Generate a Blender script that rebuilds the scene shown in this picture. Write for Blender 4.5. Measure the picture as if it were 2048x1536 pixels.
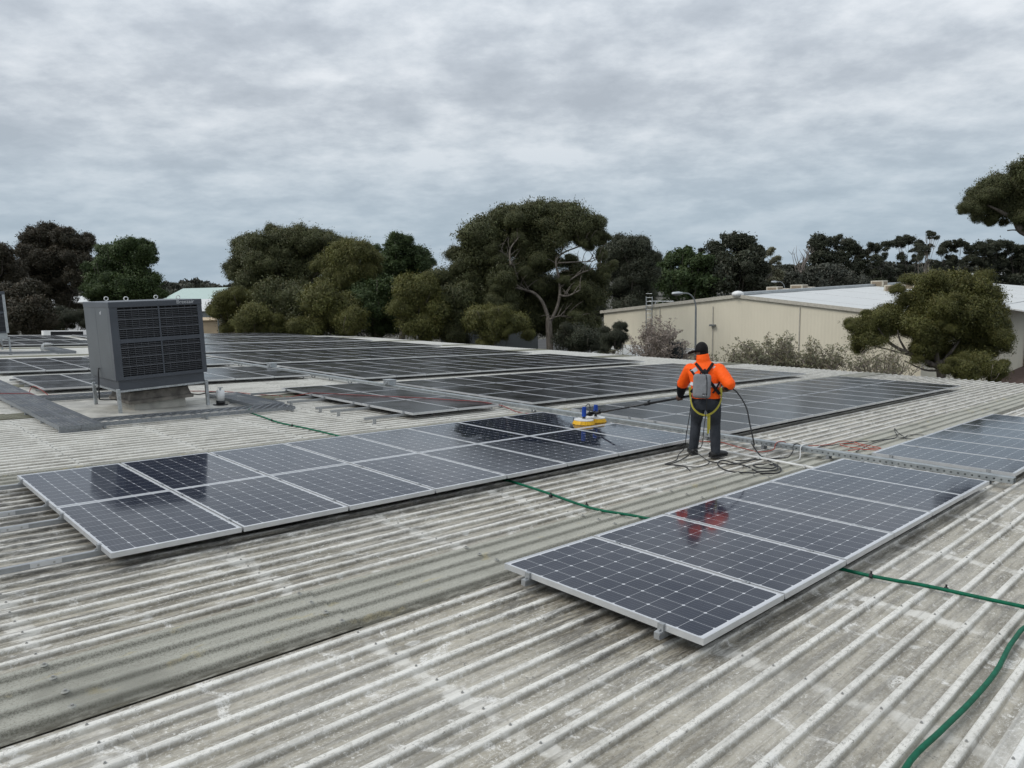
import bpy, math, random
import numpy as np
from mathutils import Matrix, Vector
R_ = math.radians
random.seed(7); rng = np.random.default_rng(11)
for o in list(bpy.data.objects): bpy.data.objects.remove(o)
SC = bpy.context.scene
COL = SC.collection

# ------------------------------------------------------------------ camera
F_PX = 1461.6                                   # focal length in pixels of a 2048 wide picture
RW = np.array(((0.7199982839733288, -0.6934893904821529, -0.025979537412241054),
               (-0.11765675208721252, -0.08508918646114691, -0.9894022028657853),
               (0.6839293529040481, 0.7154245562154492, -0.14285777752778311)))   # rows: right, down, forward
CW = np.array((-3.456, -2.094, 2.057))
cam = bpy.data.cameras.new('camera'); cam.sensor_width = 36.0; cam.lens = F_PX / 2048 * 36
cam.clip_start = 0.05; cam.clip_end = 4000
co = bpy.data.objects.new('camera', cam); COL.objects.link(co)
m = Matrix.Identity(4)
for i in range(3):
    m[i][0] = RW[0][i]; m[i][1] = -RW[1][i]; m[i][2] = -RW[2][i]; m[i][3] = CW[i]
co.matrix_world = m
SC.camera = co

# ------------------------------------------------------------------ world: overcast sky
SUN_EL, SUN_AZ = 46.0, -62.0
W = bpy.data.worlds.new('World'); SC.world = W; W.use_nodes = True
nt = W.node_tree; N = nt.nodes; K = nt.links
for n in list(N): N.remove(n)
def wn(t, **kw):
    n = N.new(t)
    for k, v in kw.items(): setattr(n, k, v)
    return n
def wmath(op, a, b=None, c=None, clamp=False):
    n = wn('ShaderNodeMath', operation=op); n.use_clamp = clamp
    for i, v in enumerate((a, b, c)):
        if v is None: continue
        if isinstance(v, (int, float)): n.inputs[i].default_value = v
        else: K.new(v, n.inputs[i])
    return n.outputs[0]
out = wn('ShaderNodeOutputWorld'); bg = wn('ShaderNodeBackground'); bg.inputs['Strength'].default_value = 0.1
K.new(bg.outputs[0], out.inputs[0])
sky = wn('ShaderNodeTexSky', sky_type='NISHITA'); sky.sun_disc = False
sky.sun_elevation = R_(SUN_EL); sky.sun_rotation = R_(SUN_AZ); sky.air_density = 1.3; sky.dust_density = 2.0
tc = wn('ShaderNodeTexCoord'); sp = wn('ShaderNodeSeparateXYZ'); K.new(tc.outputs['Generated'], sp.inputs[0])
zc = wmath('MAXIMUM', sp.outputs[2], 0.0)
den = wmath('ADD', zc, 0.24)
cx = wmath('DIVIDE', sp.outputs[0], den); cy = wmath('DIVIDE', sp.outputs[1], den)
# turn the cloud sheet so its streets run across the view
ux = wmath('ADD', wmath('MULTIPLY', cx, 0.70), wmath('MULTIPLY', cy, -0.71))
uy = wmath('ADD', wmath('MULTIPLY', cx, 0.71), wmath('MULTIPLY', cy, 0.70))
cb = wn('ShaderNodeCombineXYZ'); K.new(wmath('MULTIPLY', ux, 0.92), cb.inputs[0]); K.new(uy, cb.inputs[1])
def wnoise(scale, detail, rough, dist, off):
    a = wn('ShaderNodeVectorMath', operation='ADD'); K.new(cb.outputs[0], a.inputs[0]); a.inputs[1].default_value = off
    n = wn('ShaderNodeTexNoise'); n.inputs['Scale'].default_value = scale; n.inputs['Detail'].default_value = detail
    n.inputs['Roughness'].default_value = rough; n.inputs['Distortion'].default_value = dist
    K.new(a.outputs[0], n.inputs['Vector']); return n.outputs[0]
n1 = wnoise(2.3, 14, 0.56, 0.0, (3.1, 1.7, 0)); n2 = wnoise(7.5, 12, 0.62, 0.0, (9.2, 4.4, 2.0)); n3 = wnoise(0.8, 4, 0.5, 0.1, (0.4, 7.7, 5.0))
s1 = wmath('ADD', wmath('ADD', wmath('MULTIPLY', n1, 0.74), wmath('MULTIPLY', n2, 0.34)), wmath('MULTIPLY', n3, 0.12))
rp = wn('ShaderNodeValToRGB'); K.new(s1, rp.inputs[0]); e = rp.color_ramp.elements
e[0].position = 0.46; e[0].color = (0.415, 0.458, 0.512, 1)
e[1].position = 0.72; e[1].color = (0.735, 0.77, 0.81, 1)
x = e.new(0.55); x.color = (0.490, 0.535, 0.590, 1); x = e.new(0.62); x.color = (0.590, 0.635, 0.685, 1)
# thinner, bluer cloud towards the horizon
hz = wn('ShaderNodeMapRange'); K.new(sp.outputs[2], hz.inputs[0]); hz.inputs[1].default_value = 0.0; hz.inputs[2].default_value = 0.24
hz.inputs[3].default_value = 0.66; hz.inputs[4].default_value = 0.0; hz.interpolation_type = 'SMOOTHSTEP'
mx = wn('ShaderNodeMix', data_type='RGBA'); K.new(hz.outputs[0], mx.inputs[0]); K.new(rp.outputs[0], mx.inputs[6]); mx.inputs[7].default_value = (0.385, 0.520, 0.640, 1)
# overcast sky: brighter overhead
zg = wmath('ADD', wmath('MULTIPLY', zc, 0.75), 0.93)
v10 = wn('ShaderNodeVectorMath', operation='SCALE'); K.new(mx.outputs[2], v10.inputs[0]); K.new(wmath('MULTIPLY', zg, 10.0), v10.inputs['Scale'])
mx2 = wn('ShaderNodeMix', data_type='RGBA'); mx2.inputs[0].default_value = 0.93
K.new(sky.outputs[0], mx2.inputs[6]); K.new(v10.outputs[0], mx2.inputs[7]); K.new(mx2.outputs[2], bg.inputs['Color'])

sun = bpy.data.lights.new('sun', 'SUN'); sun.energy = 1.5; sun.angle = R_(24); sun.color = (1.0, 0.97, 0.92)
so = bpy.data.objects.new('sun', sun); COL.objects.link(so)
so.rotation_euler = (R_(90 - SUN_EL), 0, R_(180 - SUN_AZ))
SC.view_settings.view_transform = 'Standard'; SC.view_settings.look = 'None'; SC.view_settings.gamma = 1; SC.view_settings.exposure = 0.0
SC.view_settings.use_curve_mapping = False
SC.render.engine = 'CYCLES'
SC.cycles.max_bounces = 4; SC.cycles.diffuse_bounces = 2; SC.cycles.glossy_bounces = 3; SC.cycles.transparent_max_bounces = 8

# ------------------------------------------------------------------ frames and helpers
SLOPE = R_(3.5)
ROOF = Matrix.Rotation(SLOPE, 4, 'Y')           # roof frame: x along the ribs and downhill, y along the eave, z normal; z = 0 is the panel top
GZ = -6.6                                       # ground level
def at(px, py, D):                              # the point seen at a pixel of the photograph, D metres deep
    d = RW.T @ np.array(((px - 1024) / F_PX, (py - 768) / F_PX, 1.0)); return CW + d * D
def r2w(p): return ROOF @ Vector(p)
def on_roof(o, loc=(0, 0, 0), rz=0.0): o.matrix_world = ROOF @ Matrix.Translation(loc) @ Matrix.Rotation(rz, 4, 'Z')
def tag(o, label=None, cat=None, group=None, kind=None):
    if label: o['label'] = label
    if cat: o['category'] = cat
    if group: o['group'] = group
    if kind: o['kind'] = kind
    return o
def empty(name):
    o = bpy.data.objects.new(name, None); o.empty_display_size = 0.2; COL.objects.link(o); return o
def link(name, mesh, parent=None):
    o = bpy.data.objects.new(name, mesh); COL.objects.link(o)
    if parent: o.parent = parent
    return o
def copy_tree(o, parent=None):
    c = o.copy(); COL.objects.link(c); c.parent = parent
    for ch in list(o.children): copy_tree(ch, c)
    return c

class MB:
    def __init__(s): s.v = []; s.f = []; s.mi = []
    def add(s, vs, fs, mi=0):
        b = len(s.v); s.v += [tuple(map(float, p)) for p in vs]; s.f += [tuple(i + b for i in f) for f in fs]; s.mi += [mi] * len(fs); return s
    def box(s, a, b, mi=0, M=None):
        (x0, y0, z0), (x1, y1, z1) = a, b
        vs = [Vector(p) for p in ((x0, y0, z0), (x1, y0, z0), (x1, y1, z0), (x0, y1, z0), (x0, y0, z1), (x1, y0, z1), (x1, y1, z1), (x0, y1, z1))]
        if M is not None: vs = [M @ p for p in vs]
        return s.add(vs, ((0, 3, 2, 1), (4, 5, 6, 7), (0, 1, 5, 4), (1, 2, 6, 5), (2, 3, 7, 6), (3, 0, 4, 7)), mi)
    def tube(s, pts, r, n=8, mi=0, cap=True):
        P = [Vector(p) for p in pts]; k = len(P)
        rs = r if isinstance(r, (list, tuple)) else [r] * k
        rings = []; up = None
        for i in range(k):
            t = (P[min(i + 1, k - 1)] - P[max(i - 1, 0)])
            t = t.normalized() if t.length > 1e-9 else Vector((0, 0, 1))
            if up is None: up = Vector((0, 0, 1)) if abs(t.z) < .9 else Vector((1, 0, 0))
            a = t.cross(up)
            if a.length < 1e-6: a = t.cross(Vector((0, 1, .1)))
            a.normalize(); b = a.cross(t).normalized(); up = b
            rings.append([P[i] + (a * math.cos(2 * math.pi * j / n) + b * math.sin(2 * math.pi * j / n)) * rs[i] for j in range(n)])
        vs = [p for rg in rings for p in rg]; fs = []
        for i in range(k - 1):
            for j in range(n): fs.append((i * n + j, i * n + (j + 1) % n, (i + 1) * n + (j + 1) % n, (i + 1) * n + j))
        if cap: fs += [tuple(reversed(range(n))), tuple(range((k - 1) * n, k * n))]
        return s.add(vs, fs, mi)
    def cyl(s, c, r, h, n=16, mi=0, r2=None):
        c = Vector(c); return s.tube((c, c + Vector((0, 0, h))), [r, r if r2 is None else r2], n, mi)
    def prism(s, poly, z0, z1, mi=0):
        n = len(poly); vs = [(x, y, z0) for x, y in poly] + [(x, y, z1) for x, y in poly]
        fs = [tuple(reversed(range(n))), tuple(range(n, 2 * n))] + [(i, (i + 1) % n, n + (i + 1) % n, n + i) for i in range(n)]
        return s.add(vs, fs, mi)
    def loft(s, secs, n=16, mi=0):              # secs: (centre, axis a, axis b) ellipses
        vs = []
        for c, a, b in secs:
            c, a, b = Vector(c), Vector(a), Vector(b)
            vs += [c + a * math.cos(2 * math.pi * j / n) + b * math.sin(2 * math.pi * j / n) for j in range(n)]
        k = len(secs); fs = []
        for i in range(k - 1):
            for j in range(n): fs.append((i * n + j, i * n + (j + 1) % n, (i + 1) * n + (j + 1) % n, (i + 1) * n + j))
        fs += [tuple(reversed(range(n))), tuple(range((k - 1) * n, k * n))]
        return s.add(vs, fs, mi)
    def ball(s, c, r, n=12, mi=0):
        c = Vector(c); rx, ry, rz = r if isinstance(r, (tuple, list)) else (r, r, r); h = n // 2
        secs = []
        for i in range(h + 1):
            t = -math.pi / 2 + math.pi * i / h; q = max(math.cos(t), .02)
            secs.append((c + Vector((0, 0, rz * math.sin(t))), (rx * q, 0, 0), (0, ry * q, 0)))
        return s.loft(secs, n, mi)
    def mesh(s, name, mats, smooth=False):
        me = bpy.data.meshes.new(name); me.from_pydata(s.v, [], s.f)
        for mt in (mats if isinstance(mats, (list, tuple)) else [mats]): me.materials.append(mt)
        me.polygons.foreach_set('material_index', s.mi)
        if smooth: me.polygons.foreach_set('use_smooth', [True] * len(s.f))
        me.update(); return me
    def build(s, name, mats, parent=None, smooth=False): return link(name, s.mesh(name, mats, smooth), parent)

def smooth_path(pts, sub=6):                    # Catmull-Rom
    P = [Vector(p) for p in pts]; out = []
    for i in range(len(P) - 1):
        p0, p1, p2, p3 = P[max(i - 1, 0)], P[i], P[i + 1], P[min(i + 2, len(P) - 1)]
        for j in range(sub):
            t = j / sub
            out.append(.5 * ((2 * p1) + (p2 - p0) * t + (2 * p0 - 5 * p1 + 4 * p2 - p3) * t * t + (3 * p1 - p0 - 3 * p2 + p3) * t ** 3))
    out.append(P[-1]); return out
def bevel(o, w=0.004, seg=2):
    b = o.modifiers.new('b', 'BEVEL'); b.width = w; b.segments = seg; b.limit_method = 'ANGLE'; b.angle_limit = R_(40); return o
def text_mesh(body, size, depth):
    cu = bpy.data.curves.new('lettering', 'FONT'); cu.body = body; cu.size = size; cu.extrude = depth
    to = bpy.data.objects.new('lettering', cu); COL.objects.link(to)
    me = bpy.data.meshes.new_from_object(to.evaluated_get(bpy.context.evaluated_depsgraph_get()))
    bpy.data.objects.remove(to); return me

# ------------------------------------------------------------------ materials
class MT:
    def __init__(s, name):
        s.m = bpy.data.materials.new(name); s.m.use_nodes = True; s.nt = s.m.node_tree; s.N = s.nt.nodes; s.L = s.nt.links
        s.b = s.N['Principled BSDF']; s.out = s.N['Material Output']; s._tc = None; s._geo = None; s._oi = None
    def n(s, t, **kw):
        x = s.N.new(t)
        for k, v in kw.items(): setattr(x, k, v)
        return x
    def set(s, inp, v):
        if isinstance(v, bpy.types.NodeSocket): s.L.new(v, inp)
        else: inp.default_value = v
    def math(s, op, a, b=0.0, c=None, clamp=False):
        x = s.n('ShaderNodeMath', operation=op); x.use_clamp = clamp; s.set(x.inputs[0], a); s.set(x.inputs[1], b)
        if c is not None: s.set(x.inputs[2], c)
        return x.outputs[0]
    def obj(s):
        if not s._tc: s._tc = s.n('ShaderNodeTexCoord')
        return s._tc.outputs['Object']
    def pos(s):
        if not s._geo: s._geo = s.n('ShaderNodeNewGeometry')
        return s._geo.outputs['Position']
    def rnd(s):
        if not s._oi: s._oi = s.n('ShaderNodeObjectInfo')
        return s._oi.outputs['Random']
    def ocol(s):
        if not s._oi: s._oi = s.n('ShaderNodeObjectInfo')
        return s._oi.outputs['Color']
    def xyz(s, v): x = s.n('ShaderNodeSeparateXYZ'); s.L.new(v, x.inputs[0]); return x.outputs
    def scale(s, v, k):
        x = s.n('ShaderNodeVectorMath', operation='MULTIPLY'); s.L.new(v, x.inputs[0]); x.inputs[1].default_value = k; return x.outputs[0]
    def noise(s, v, sc, det=4, ro=.5, di=0.0):
        x = s.n('ShaderNodeTexNoise'); s.L.new(v, x.inputs['Vector']); x.inputs['Scale'].default_value = sc; x.inputs['Detail'].default_value = det
        x.inputs['Roughness'].default_value = ro; x.inputs['Distortion'].default_value = di; return x.outputs[0]
    def step(s, v, a, b, lo=0.0, hi=1.0):
        x = s.n('ShaderNodeMapRange', interpolation_type='SMOOTHSTEP'); s.set(x.inputs[0], v)
        for i, q in enumerate((a, b, lo, hi)): s.set(x.inputs[i + 1], q)
        return x.outputs[0]
    def mix(s, f, a, b, mode='MIX'):
        x = s.n('ShaderNodeMix', data_type='RGBA', blend_type=mode); s.set(x.inputs[0], f)
        for i, q in ((6, a), (7, b)):
            if isinstance(q, bpy.types.NodeSocket): s.L.new(q, x.inputs[i])
            else: x.inputs[i].default_value = (*q, 1) if len(q) == 3 else q
        return x.outputs[2]
    def bump(s, h, st=.3, d=.01):
        x = s.n('ShaderNodeBump'); x.inputs['Strength'].default_value = st; x.inputs['Distance'].default_value = d; s.L.new(h, x.inputs['Height']); s.L.new(x.outputs[0], s.b.inputs['Normal'])
    def base(s, v):
        i = s.b.inputs['Base Color']
        if isinstance(v, bpy.types.NodeSocket): s.L.new(v, i)
        else: i.default_value = (*v, 1)
    def p(s, **kw):
        for k, v in kw.items(): s.set(s.b.inputs[k.replace('_', ' ')], v)
        return s

def plain(name, col, rough=.5, metal=0.0, var=.12, sc=6.0, bump=0.0, spec=.5):
    t = MT(name); n = t.noise(t.obj(), sc, 5, .6)
    t.base(t.mix(t.step(n, .3, .7), tuple(c * (1 - var) for c in col), tuple(min(1, c * (1 + var)) for c in col)))
    t.p(Roughness=rough, Metallic=metal, Specular_IOR_Level=spec)
    if bump: t.bump(t.noise(t.obj(), sc * 6, 4), bump, .004)
    return t.m

def deck_material():
    t = MT('weathered_roof_steel'); P = t.pos(); o = t.xyz(t.obj()); h = o[2]
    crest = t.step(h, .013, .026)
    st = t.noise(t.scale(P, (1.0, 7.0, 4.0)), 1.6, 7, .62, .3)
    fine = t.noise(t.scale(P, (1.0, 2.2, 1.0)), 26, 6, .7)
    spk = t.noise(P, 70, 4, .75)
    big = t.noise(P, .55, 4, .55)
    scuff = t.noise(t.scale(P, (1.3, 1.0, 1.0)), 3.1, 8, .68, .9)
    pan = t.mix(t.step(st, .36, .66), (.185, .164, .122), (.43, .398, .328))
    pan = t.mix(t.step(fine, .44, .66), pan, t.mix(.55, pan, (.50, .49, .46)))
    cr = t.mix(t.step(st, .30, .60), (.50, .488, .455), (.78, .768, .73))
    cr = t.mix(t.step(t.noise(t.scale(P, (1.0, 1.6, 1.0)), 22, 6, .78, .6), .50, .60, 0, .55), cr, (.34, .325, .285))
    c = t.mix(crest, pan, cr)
    c = t.mix(t.math('MULTIPLY', t.step(scuff, .565, .66), t.step(spk, .36, .56)), c, (.76, .755, .735))
    c = t.mix(t.math('MULTIPLY', t.step(scuff, .43, .34), t.math('MULTIPLY', t.step(spk, .47, .60), .9)), c, (.095, .09, .08))
    vo = t.n('ShaderNodeTexVoronoi'); vo.inputs['Scale'].default_value = 2.4; vo.inputs['Randomness'].default_value = 1
    t.L.new(t.scale(P, (1, 1.6, 1)), vo.inputs['Vector'])
    spl = t.math('ADD', vo.outputs['Distance'], t.math('MULTIPLY', t.noise(P, 14, 5, .7), .22))
    c = t.mix(t.step(spl, .235, .19, 0, .7), c, (.70, .70, .68))
    fk = t.noise(t.scale(P, (1.0, 1.5, 1.0)), 34, 5, .8, 1.0); pt = t.noise(P, 1.7, 5, .65, .4)
    c = t.mix(t.math('MULTIPLY', t.step(fk, .565, .60), t.step(pt, .42, .60, .25, .95)), c, (.74, .73, .70))
    c = t.mix(t.math('MULTIPLY', t.step(fk, .425, .39), t.step(pt, .58, .40, .2, .8)), c, (.115, .105, .09))
    # white sealant smears along the screw lines over the purlins
    px_ = t.math('MULTIPLY', t.math('ABSOLUTE', t.math('SUBTRACT', t.math('FRACT', t.math('ADD', t.math('DIVIDE', t.math('SUBTRACT', t.xyz(P)[0], .22), 1.482), .5)), .5)), 1.482)
    c = t.mix(t.math('MULTIPLY', t.step(t.math('ADD', px_, t.math('MULTIPLY', t.math('SUBTRACT', t.noise(P, 7, 6, .7), .5), .42)), .085, .02), t.step(t.noise(P, 2.2, 3, .6), .36, .58, .15, .8)), c, (.74, .73, .695))
    # grime along the foot of each rib
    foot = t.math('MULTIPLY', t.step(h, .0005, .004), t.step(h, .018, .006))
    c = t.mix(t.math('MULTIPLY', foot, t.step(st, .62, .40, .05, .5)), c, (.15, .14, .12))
    c = t.mix(t.step(big, .35, .7, 0, .22), c, (.62, .615, .60))
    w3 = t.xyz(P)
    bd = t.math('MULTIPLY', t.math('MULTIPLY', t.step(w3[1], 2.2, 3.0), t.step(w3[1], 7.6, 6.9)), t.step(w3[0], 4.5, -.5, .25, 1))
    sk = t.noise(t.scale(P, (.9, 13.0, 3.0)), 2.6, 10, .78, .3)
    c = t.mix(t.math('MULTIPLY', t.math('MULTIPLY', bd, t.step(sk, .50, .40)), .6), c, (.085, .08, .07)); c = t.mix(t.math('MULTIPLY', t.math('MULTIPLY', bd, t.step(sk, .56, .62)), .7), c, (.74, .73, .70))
    #                              # mouldy black beside the long array, and panel shade painted under both near arrays
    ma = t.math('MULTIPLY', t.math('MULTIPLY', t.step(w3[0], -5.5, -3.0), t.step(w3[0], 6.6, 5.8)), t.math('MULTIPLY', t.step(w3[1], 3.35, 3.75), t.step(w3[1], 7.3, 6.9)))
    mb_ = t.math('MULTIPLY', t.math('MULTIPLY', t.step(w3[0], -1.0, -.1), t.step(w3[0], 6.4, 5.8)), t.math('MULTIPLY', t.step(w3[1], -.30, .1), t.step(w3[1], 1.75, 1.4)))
    mould_shade = t.math('MULTIPLY', t.math('MAXIMUM', ma, mb_), t.step(t.noise(t.scale(P, (1.2, 9.0, 2.0)), 2.4, 9, .75, .4), .46, .58))
    c = t.mix(t.math('MULTIPLY', mould_shade, .62), c, (.045, .043, .04))
    c = t.mix(1.0, c, t.ocol(), 'MULTIPLY'); c = t.mix(t.math('MULTIPLY', t._oi.outputs['Alpha'], t.step(st, .70, .36, 1.0, .55)), c, (.70, .685, .635))
    t.base(c); t.p(Roughness=t.step(fine, .3, .7, .42, .62), Specular_IOR_Level=.45)
    t.bump(t.math('ADD', t.math('MULTIPLY', fine, .6), t.math('MULTIPLY', spk, .35)), .5, .005)
    return t.m

def skylight_material():
    t = MT('weathered_fibreglass'); P = t.pos(); o = t.xyz(t.obj()); h = o[2]
    fz = t.noise(P, 95, 5, .8); st = t.noise(t.scale(P, (1.0, 6.0, 3.0)), 1.7, 6, .6, .2); big = t.noise(P, .9, 4, .6)
    c = t.mix(t.step(st, .3, .7), (.325, .308, .272), (.50, .478, .43))
    c = t.mix(t.math('MULTIPLY', t.step(h, .003, .012), t.step(h, .031, .018)), c, t.mix(.8, c, (.15, .142, .12)))  # ridge sides darkened, crests and valleys lightened: relief shading painted into the colour
    c = t.mix(t.step(h, .024, .033, 0, .6), c, (.54, .53, .48))
    c = t.mix(t.step(h, .006, .001, 0, .35), c, (.50, .49, .445))
    c = t.mix(t.step(fz, .40, .62, 0, .6), c, (.40, .40, .355))
    c = t.mix(t.math('MULTIPLY', t.step(fz, .52, .40), .5), c, (.10, .10, .08))
    yl = t.noise(t.scale(P, (2.0, 5.0, 1.0)), 1.3, 5, .6)
    c = t.mix(t.math('MULTIPLY', t.step(yl, .60, .68, 0, .5), t.step(fz, .35, .55)), c, (.46, .38, .19))
    moss = t.math('MULTIPLY', t.step(o[1], .115, .02), t.step(t.noise(t.scale(P, (3, 9, 3)), 2.0, 6, .7), .36, .56, .45, 1))
    c = t.mix(t.math('MULTIPLY', moss, .9), c, (.055, .05, .035))
    dk = t.math('MULTIPLY', t.step(big, .56, .70), t.step(fz, .35, .6))
    c = t.mix(t.math('MULTIPLY', dk, .55), c, (.08, .08, .065))
    c = t.mix(1.0, c, t.ocol(), 'MULTIPLY')
    t.base(c); t.p(Roughness=.7, Specular_IOR_Level=.3); t.bump(fz, .9, .008)
    return t.m

def glass_material(wet=False, dull=False):
    t = MT('solar_glass_wet' if wet else ('solar_glass_dusty' if dull else 'solar_glass')); o = t.xyz(t.obj()); P = t.pos()
    mx_, my_ = .022, .035
    u = t.math('DIVIDE', t.math('SUBTRACT', o[0], mx_), (.992 - 2 * mx_) / 6)
    v = t.math('DIVIDE', t.math('SUBTRACT', o[1], my_), (1.65 - 2 * my_) / 10)
    def cen(a): return t.math('ABSOLUTE', t.math('SUBTRACT', t.math('FRACT', a), .5))
    fu, fv = cen(u), cen(v)
    line = t.math('MAXIMUM', t.math('GREATER_THAN', fu, .5 - .0080), t.math('GREATER_THAN', fv, .5 - .0065))
    dia = t.math('GREATER_THAN', t.math('ADD', fu, fv), 1 - .085)
    edge = t.math('MAXIMUM', t.math('MAXIMUM', t.math('LESS_THAN', u, 0.), t.math('GREATER_THAN', u, 6.)), t.math('MAXIMUM', t.math('LESS_THAN', v, 0.), t.math('GREATER_THAN', v, 10.)))
    white = t.math('MAXIMUM', t.math('MAXIMUM', line, dia), edge)
    bus = t.math('GREATER_THAN', cen(t.math('ADD', t.math('MULTIPLY', u, 5.0), .5)), .5 - .030)
    cell = t.mix(t.rnd(), (.007, .011, .024), (.011, .015, .030))
    cell = t.mix(t.math('MULTIPLY', bus, .30), cell, (.26, .28, .31))
    c = t.mix(white, cell, (.55, .56, .58))
    if dull: c = t.mix(t.math('ADD', t.math('MULTIPLY', line, .05), t.math('MULTIPLY', edge, .10)), t.mix(t.rnd(), (.0105, .0108, .013), (.016, .016, .018)), (.45, .46, .48))
    du = t.noise(t.scale(P, (1.0, 1.0, 1.0)), 2.2, 6, .62, .4); df = t.noise(P, 60, 3, .7)
    dust = t.math('ADD', t.step(du, .32, .72, .010, .045), t.math('MULTIPLY', df, .014))
    if wet:
        p3 = t.xyz(P); wn_ = t.noise(t.scale(P, (1.6, 1.0, 1)), 2.3, 6, .65, .6)
        def ell(cx, cy, rx, ry):
            a = t.math('DIVIDE', t.math('SUBTRACT', p3[0], cx), rx); b = t.math('DIVIDE', t.math('SUBTRACT', p3[1], cy), ry)
            return t.math('SQRT', t.math('ADD', t.math('MULTIPLY', a, a), t.math('MULTIPLY', b, b)))
        d = t.math('MINIMUM', ell(4.75, 5.95, 1.55, 1.25), ell(5.0, 4.75, 1.05, .75))
        d = t.math('ADD', d, t.math('MULTIPLY', t.math('SUBTRACT', wn_, .5), 1.5))
        wm = t.step(d, 1.06, .90)
        dust = t.math('MULTIPLY', dust, t.math('SUBTRACT', 1.0, t.math('MULTIPLY', wm, .92)))
        t.p(Roughness=t.math('ADD', t.math('MULTIPLY', wm, -.115), .13))
        t.L.new(t.n('ShaderNodeBump').outputs[0], t.b.inputs['Normal'])
        bn = t.b.inputs['Normal'].links[0].from_node; bn.inputs['Distance'].default_value = .0016
        t.set(bn.inputs['Strength'], t.math('MULTIPLY', wm, .10)); t.L.new(t.noise(t.scale(P, (3, 3, 1)), 5.5, 3, .5), bn.inputs['Height'])
    else:
        t.p(Roughness=t.step(du, .3, .7, .15, .27) if dull else t.step(du, .3, .7, .055, .10))
    if dull: dust = t.math('MULTIPLY', dust, .45)
    c = t.mix(dust, c, (.42, .44, .49))
    t.base(c); t.p(IOR=1.5, Specular_IOR_Level=.20)
    return t.m

def galv(name, col=(.42, .44, .45), rough=.42, metal=.75):
    t = MT(name); v = t.n('ShaderNodeTexVoronoi'); v.inputs['Scale'].default_value = 38; t.L.new(t.obj(), v.inputs['Vector'])
    n = t.noise(t.obj(), 5, 5, .6)
    f = t.math('ADD', t.math('MULTIPLY', v.outputs['Distance'], .5), t.math('MULTIPLY', n, .7))
    t.base(t.mix(t.step(f, .3, .9), tuple(c * .78 for c in col), tuple(min(1, c * 1.2) for c in col)))
    t.p(Metallic=metal, Roughness=t.step(n, .3, .7, rough - .08, rough + .12)); return t.m

def holes(t, inside):                           # cut holes with a transparent shader where `inside` is 1
    tr = t.n('ShaderNodeBsdfTransparent'); ms = t.n('ShaderNodeMixShader'); t.set(ms.inputs[0], inside)
    t.L.new(t.b.outputs[0], ms.inputs[1]); t.L.new(tr.outputs[0], ms.inputs[2]); t.L.new(ms.outputs[0], t.out.inputs[0])

def tray_material():
    t = MT('perforated_galvanised_tray'); n = t.noise(t.obj(), 7, 5, .6); o = t.xyz(t.obj())
    t.base(t.mix(t.step(n, .3, .7), (.27, .295, .305), (.40, .425, .43))); t.p(Metallic=.5, Roughness=.45)
    a = t.math('MULTIPLY', t.math('SUBTRACT', t.math('FRACT', t.math('DIVIDE', o[1], .075)), .5), .075); b = t.math('SUBTRACT', o[2], -.034)
    d = t.math('SQRT', t.math('ADD', t.math('MULTIPLY', a, a), t.math('MULTIPLY', b, b)))
    holes(t, t.math('LESS_THAN', d, .011)); return t.m

def grating_material(diamond=False):
    t = MT('diamond_walkway_mesh' if diamond else 'punched_walkway_plank'); n = t.noise(t.obj(), 6, 5, .6); o = t.xyz(t.obj())
    t.base(t.mix(t.step(n, .3, .7), (.115, .125, .14), (.20, .215, .235))); t.p(Metallic=.45, Roughness=.5)
    if diamond:
        a = t.math('ADD', t.math('DIVIDE', o[0], .16), t.math('DIVIDE', o[1], .19)); b = t.math('SUBTRACT', t.math('DIVIDE', o[0], .16), t.math('DIVIDE', o[1], .19)); w = .40
    else:
        a = t.math('DIVIDE', o[0], .055); b = t.math('DIVIDE', o[1], .075); w = .33
    ca = t.math('ABSOLUTE', t.math('SUBTRACT', t.math('FRACT', a), .5)); cb_ = t.math('ABSOLUTE', t.math('SUBTRACT', t.math('FRACT', b), .5))
    holes(t, t.math('MULTIPLY', t.math('LESS_THAN', ca, w), t.math('LESS_THAN', cb_, w))); return t.m

def ribbed_paint(name, col, axis, pitch, dirt=.2, rough=.5):
    t = MT(name); o = t.xyz(t.obj()); P = t.pos(); n = t.noise(t.scale(P, (1, 1, .25)), .8, 6, .6); f = t.noise(P, 9, 4, .7)
    c = t.mix(t.step(n, .35, .72, 0, dirt), col, tuple(q * .62 for q in col)); c = t.mix(t.step(f, .4, .7, 0, .10), c, tuple(min(1, q * 1.15) for q in col))
    t.base(c); t.p(Roughness=rough)
    w = t.math('SINE', t.math('MULTIPLY', o[axis], 2 * math.pi / pitch)); t.bump(w, .22, .02); return t.m

def leaf_material(name, dark, light, warm):
    t = MT(name); a = t.n('ShaderNodeAttribute', attribute_name='tone'); s = t.xyz(a.outputs['Color'])
    c = t.mix(s[0], dark, light); c = t.mix(t.math('MULTIPLY', s[1], s[1]), c, warm); t.base(c); t.p(Roughness=.55, Specular_IOR_Level=.35)
    tr = t.n('ShaderNodeBsdfTranslucent'); t.L.new(c, tr.inputs[0]); ms = t.n('ShaderNodeMixShader'); ms.inputs[0].default_value = .18
    t.L.new(t.b.outputs[0], ms.inputs[1]); t.L.new(tr.outputs[0], ms.inputs[2]); t.L.new(ms.outputs[0], t.out.inputs[0]); return t.m
def bark_material(name, a, b):
    t = MT(name); n = t.noise(t.scale(t.pos(), (3, 3, .7)), 2.5, 6, .65, .5); t.base(t.mix(t.step(n, .35, .65), a, b)); t.p(Roughness=.85); t.bump(n, .4, .03); return t.m

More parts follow.
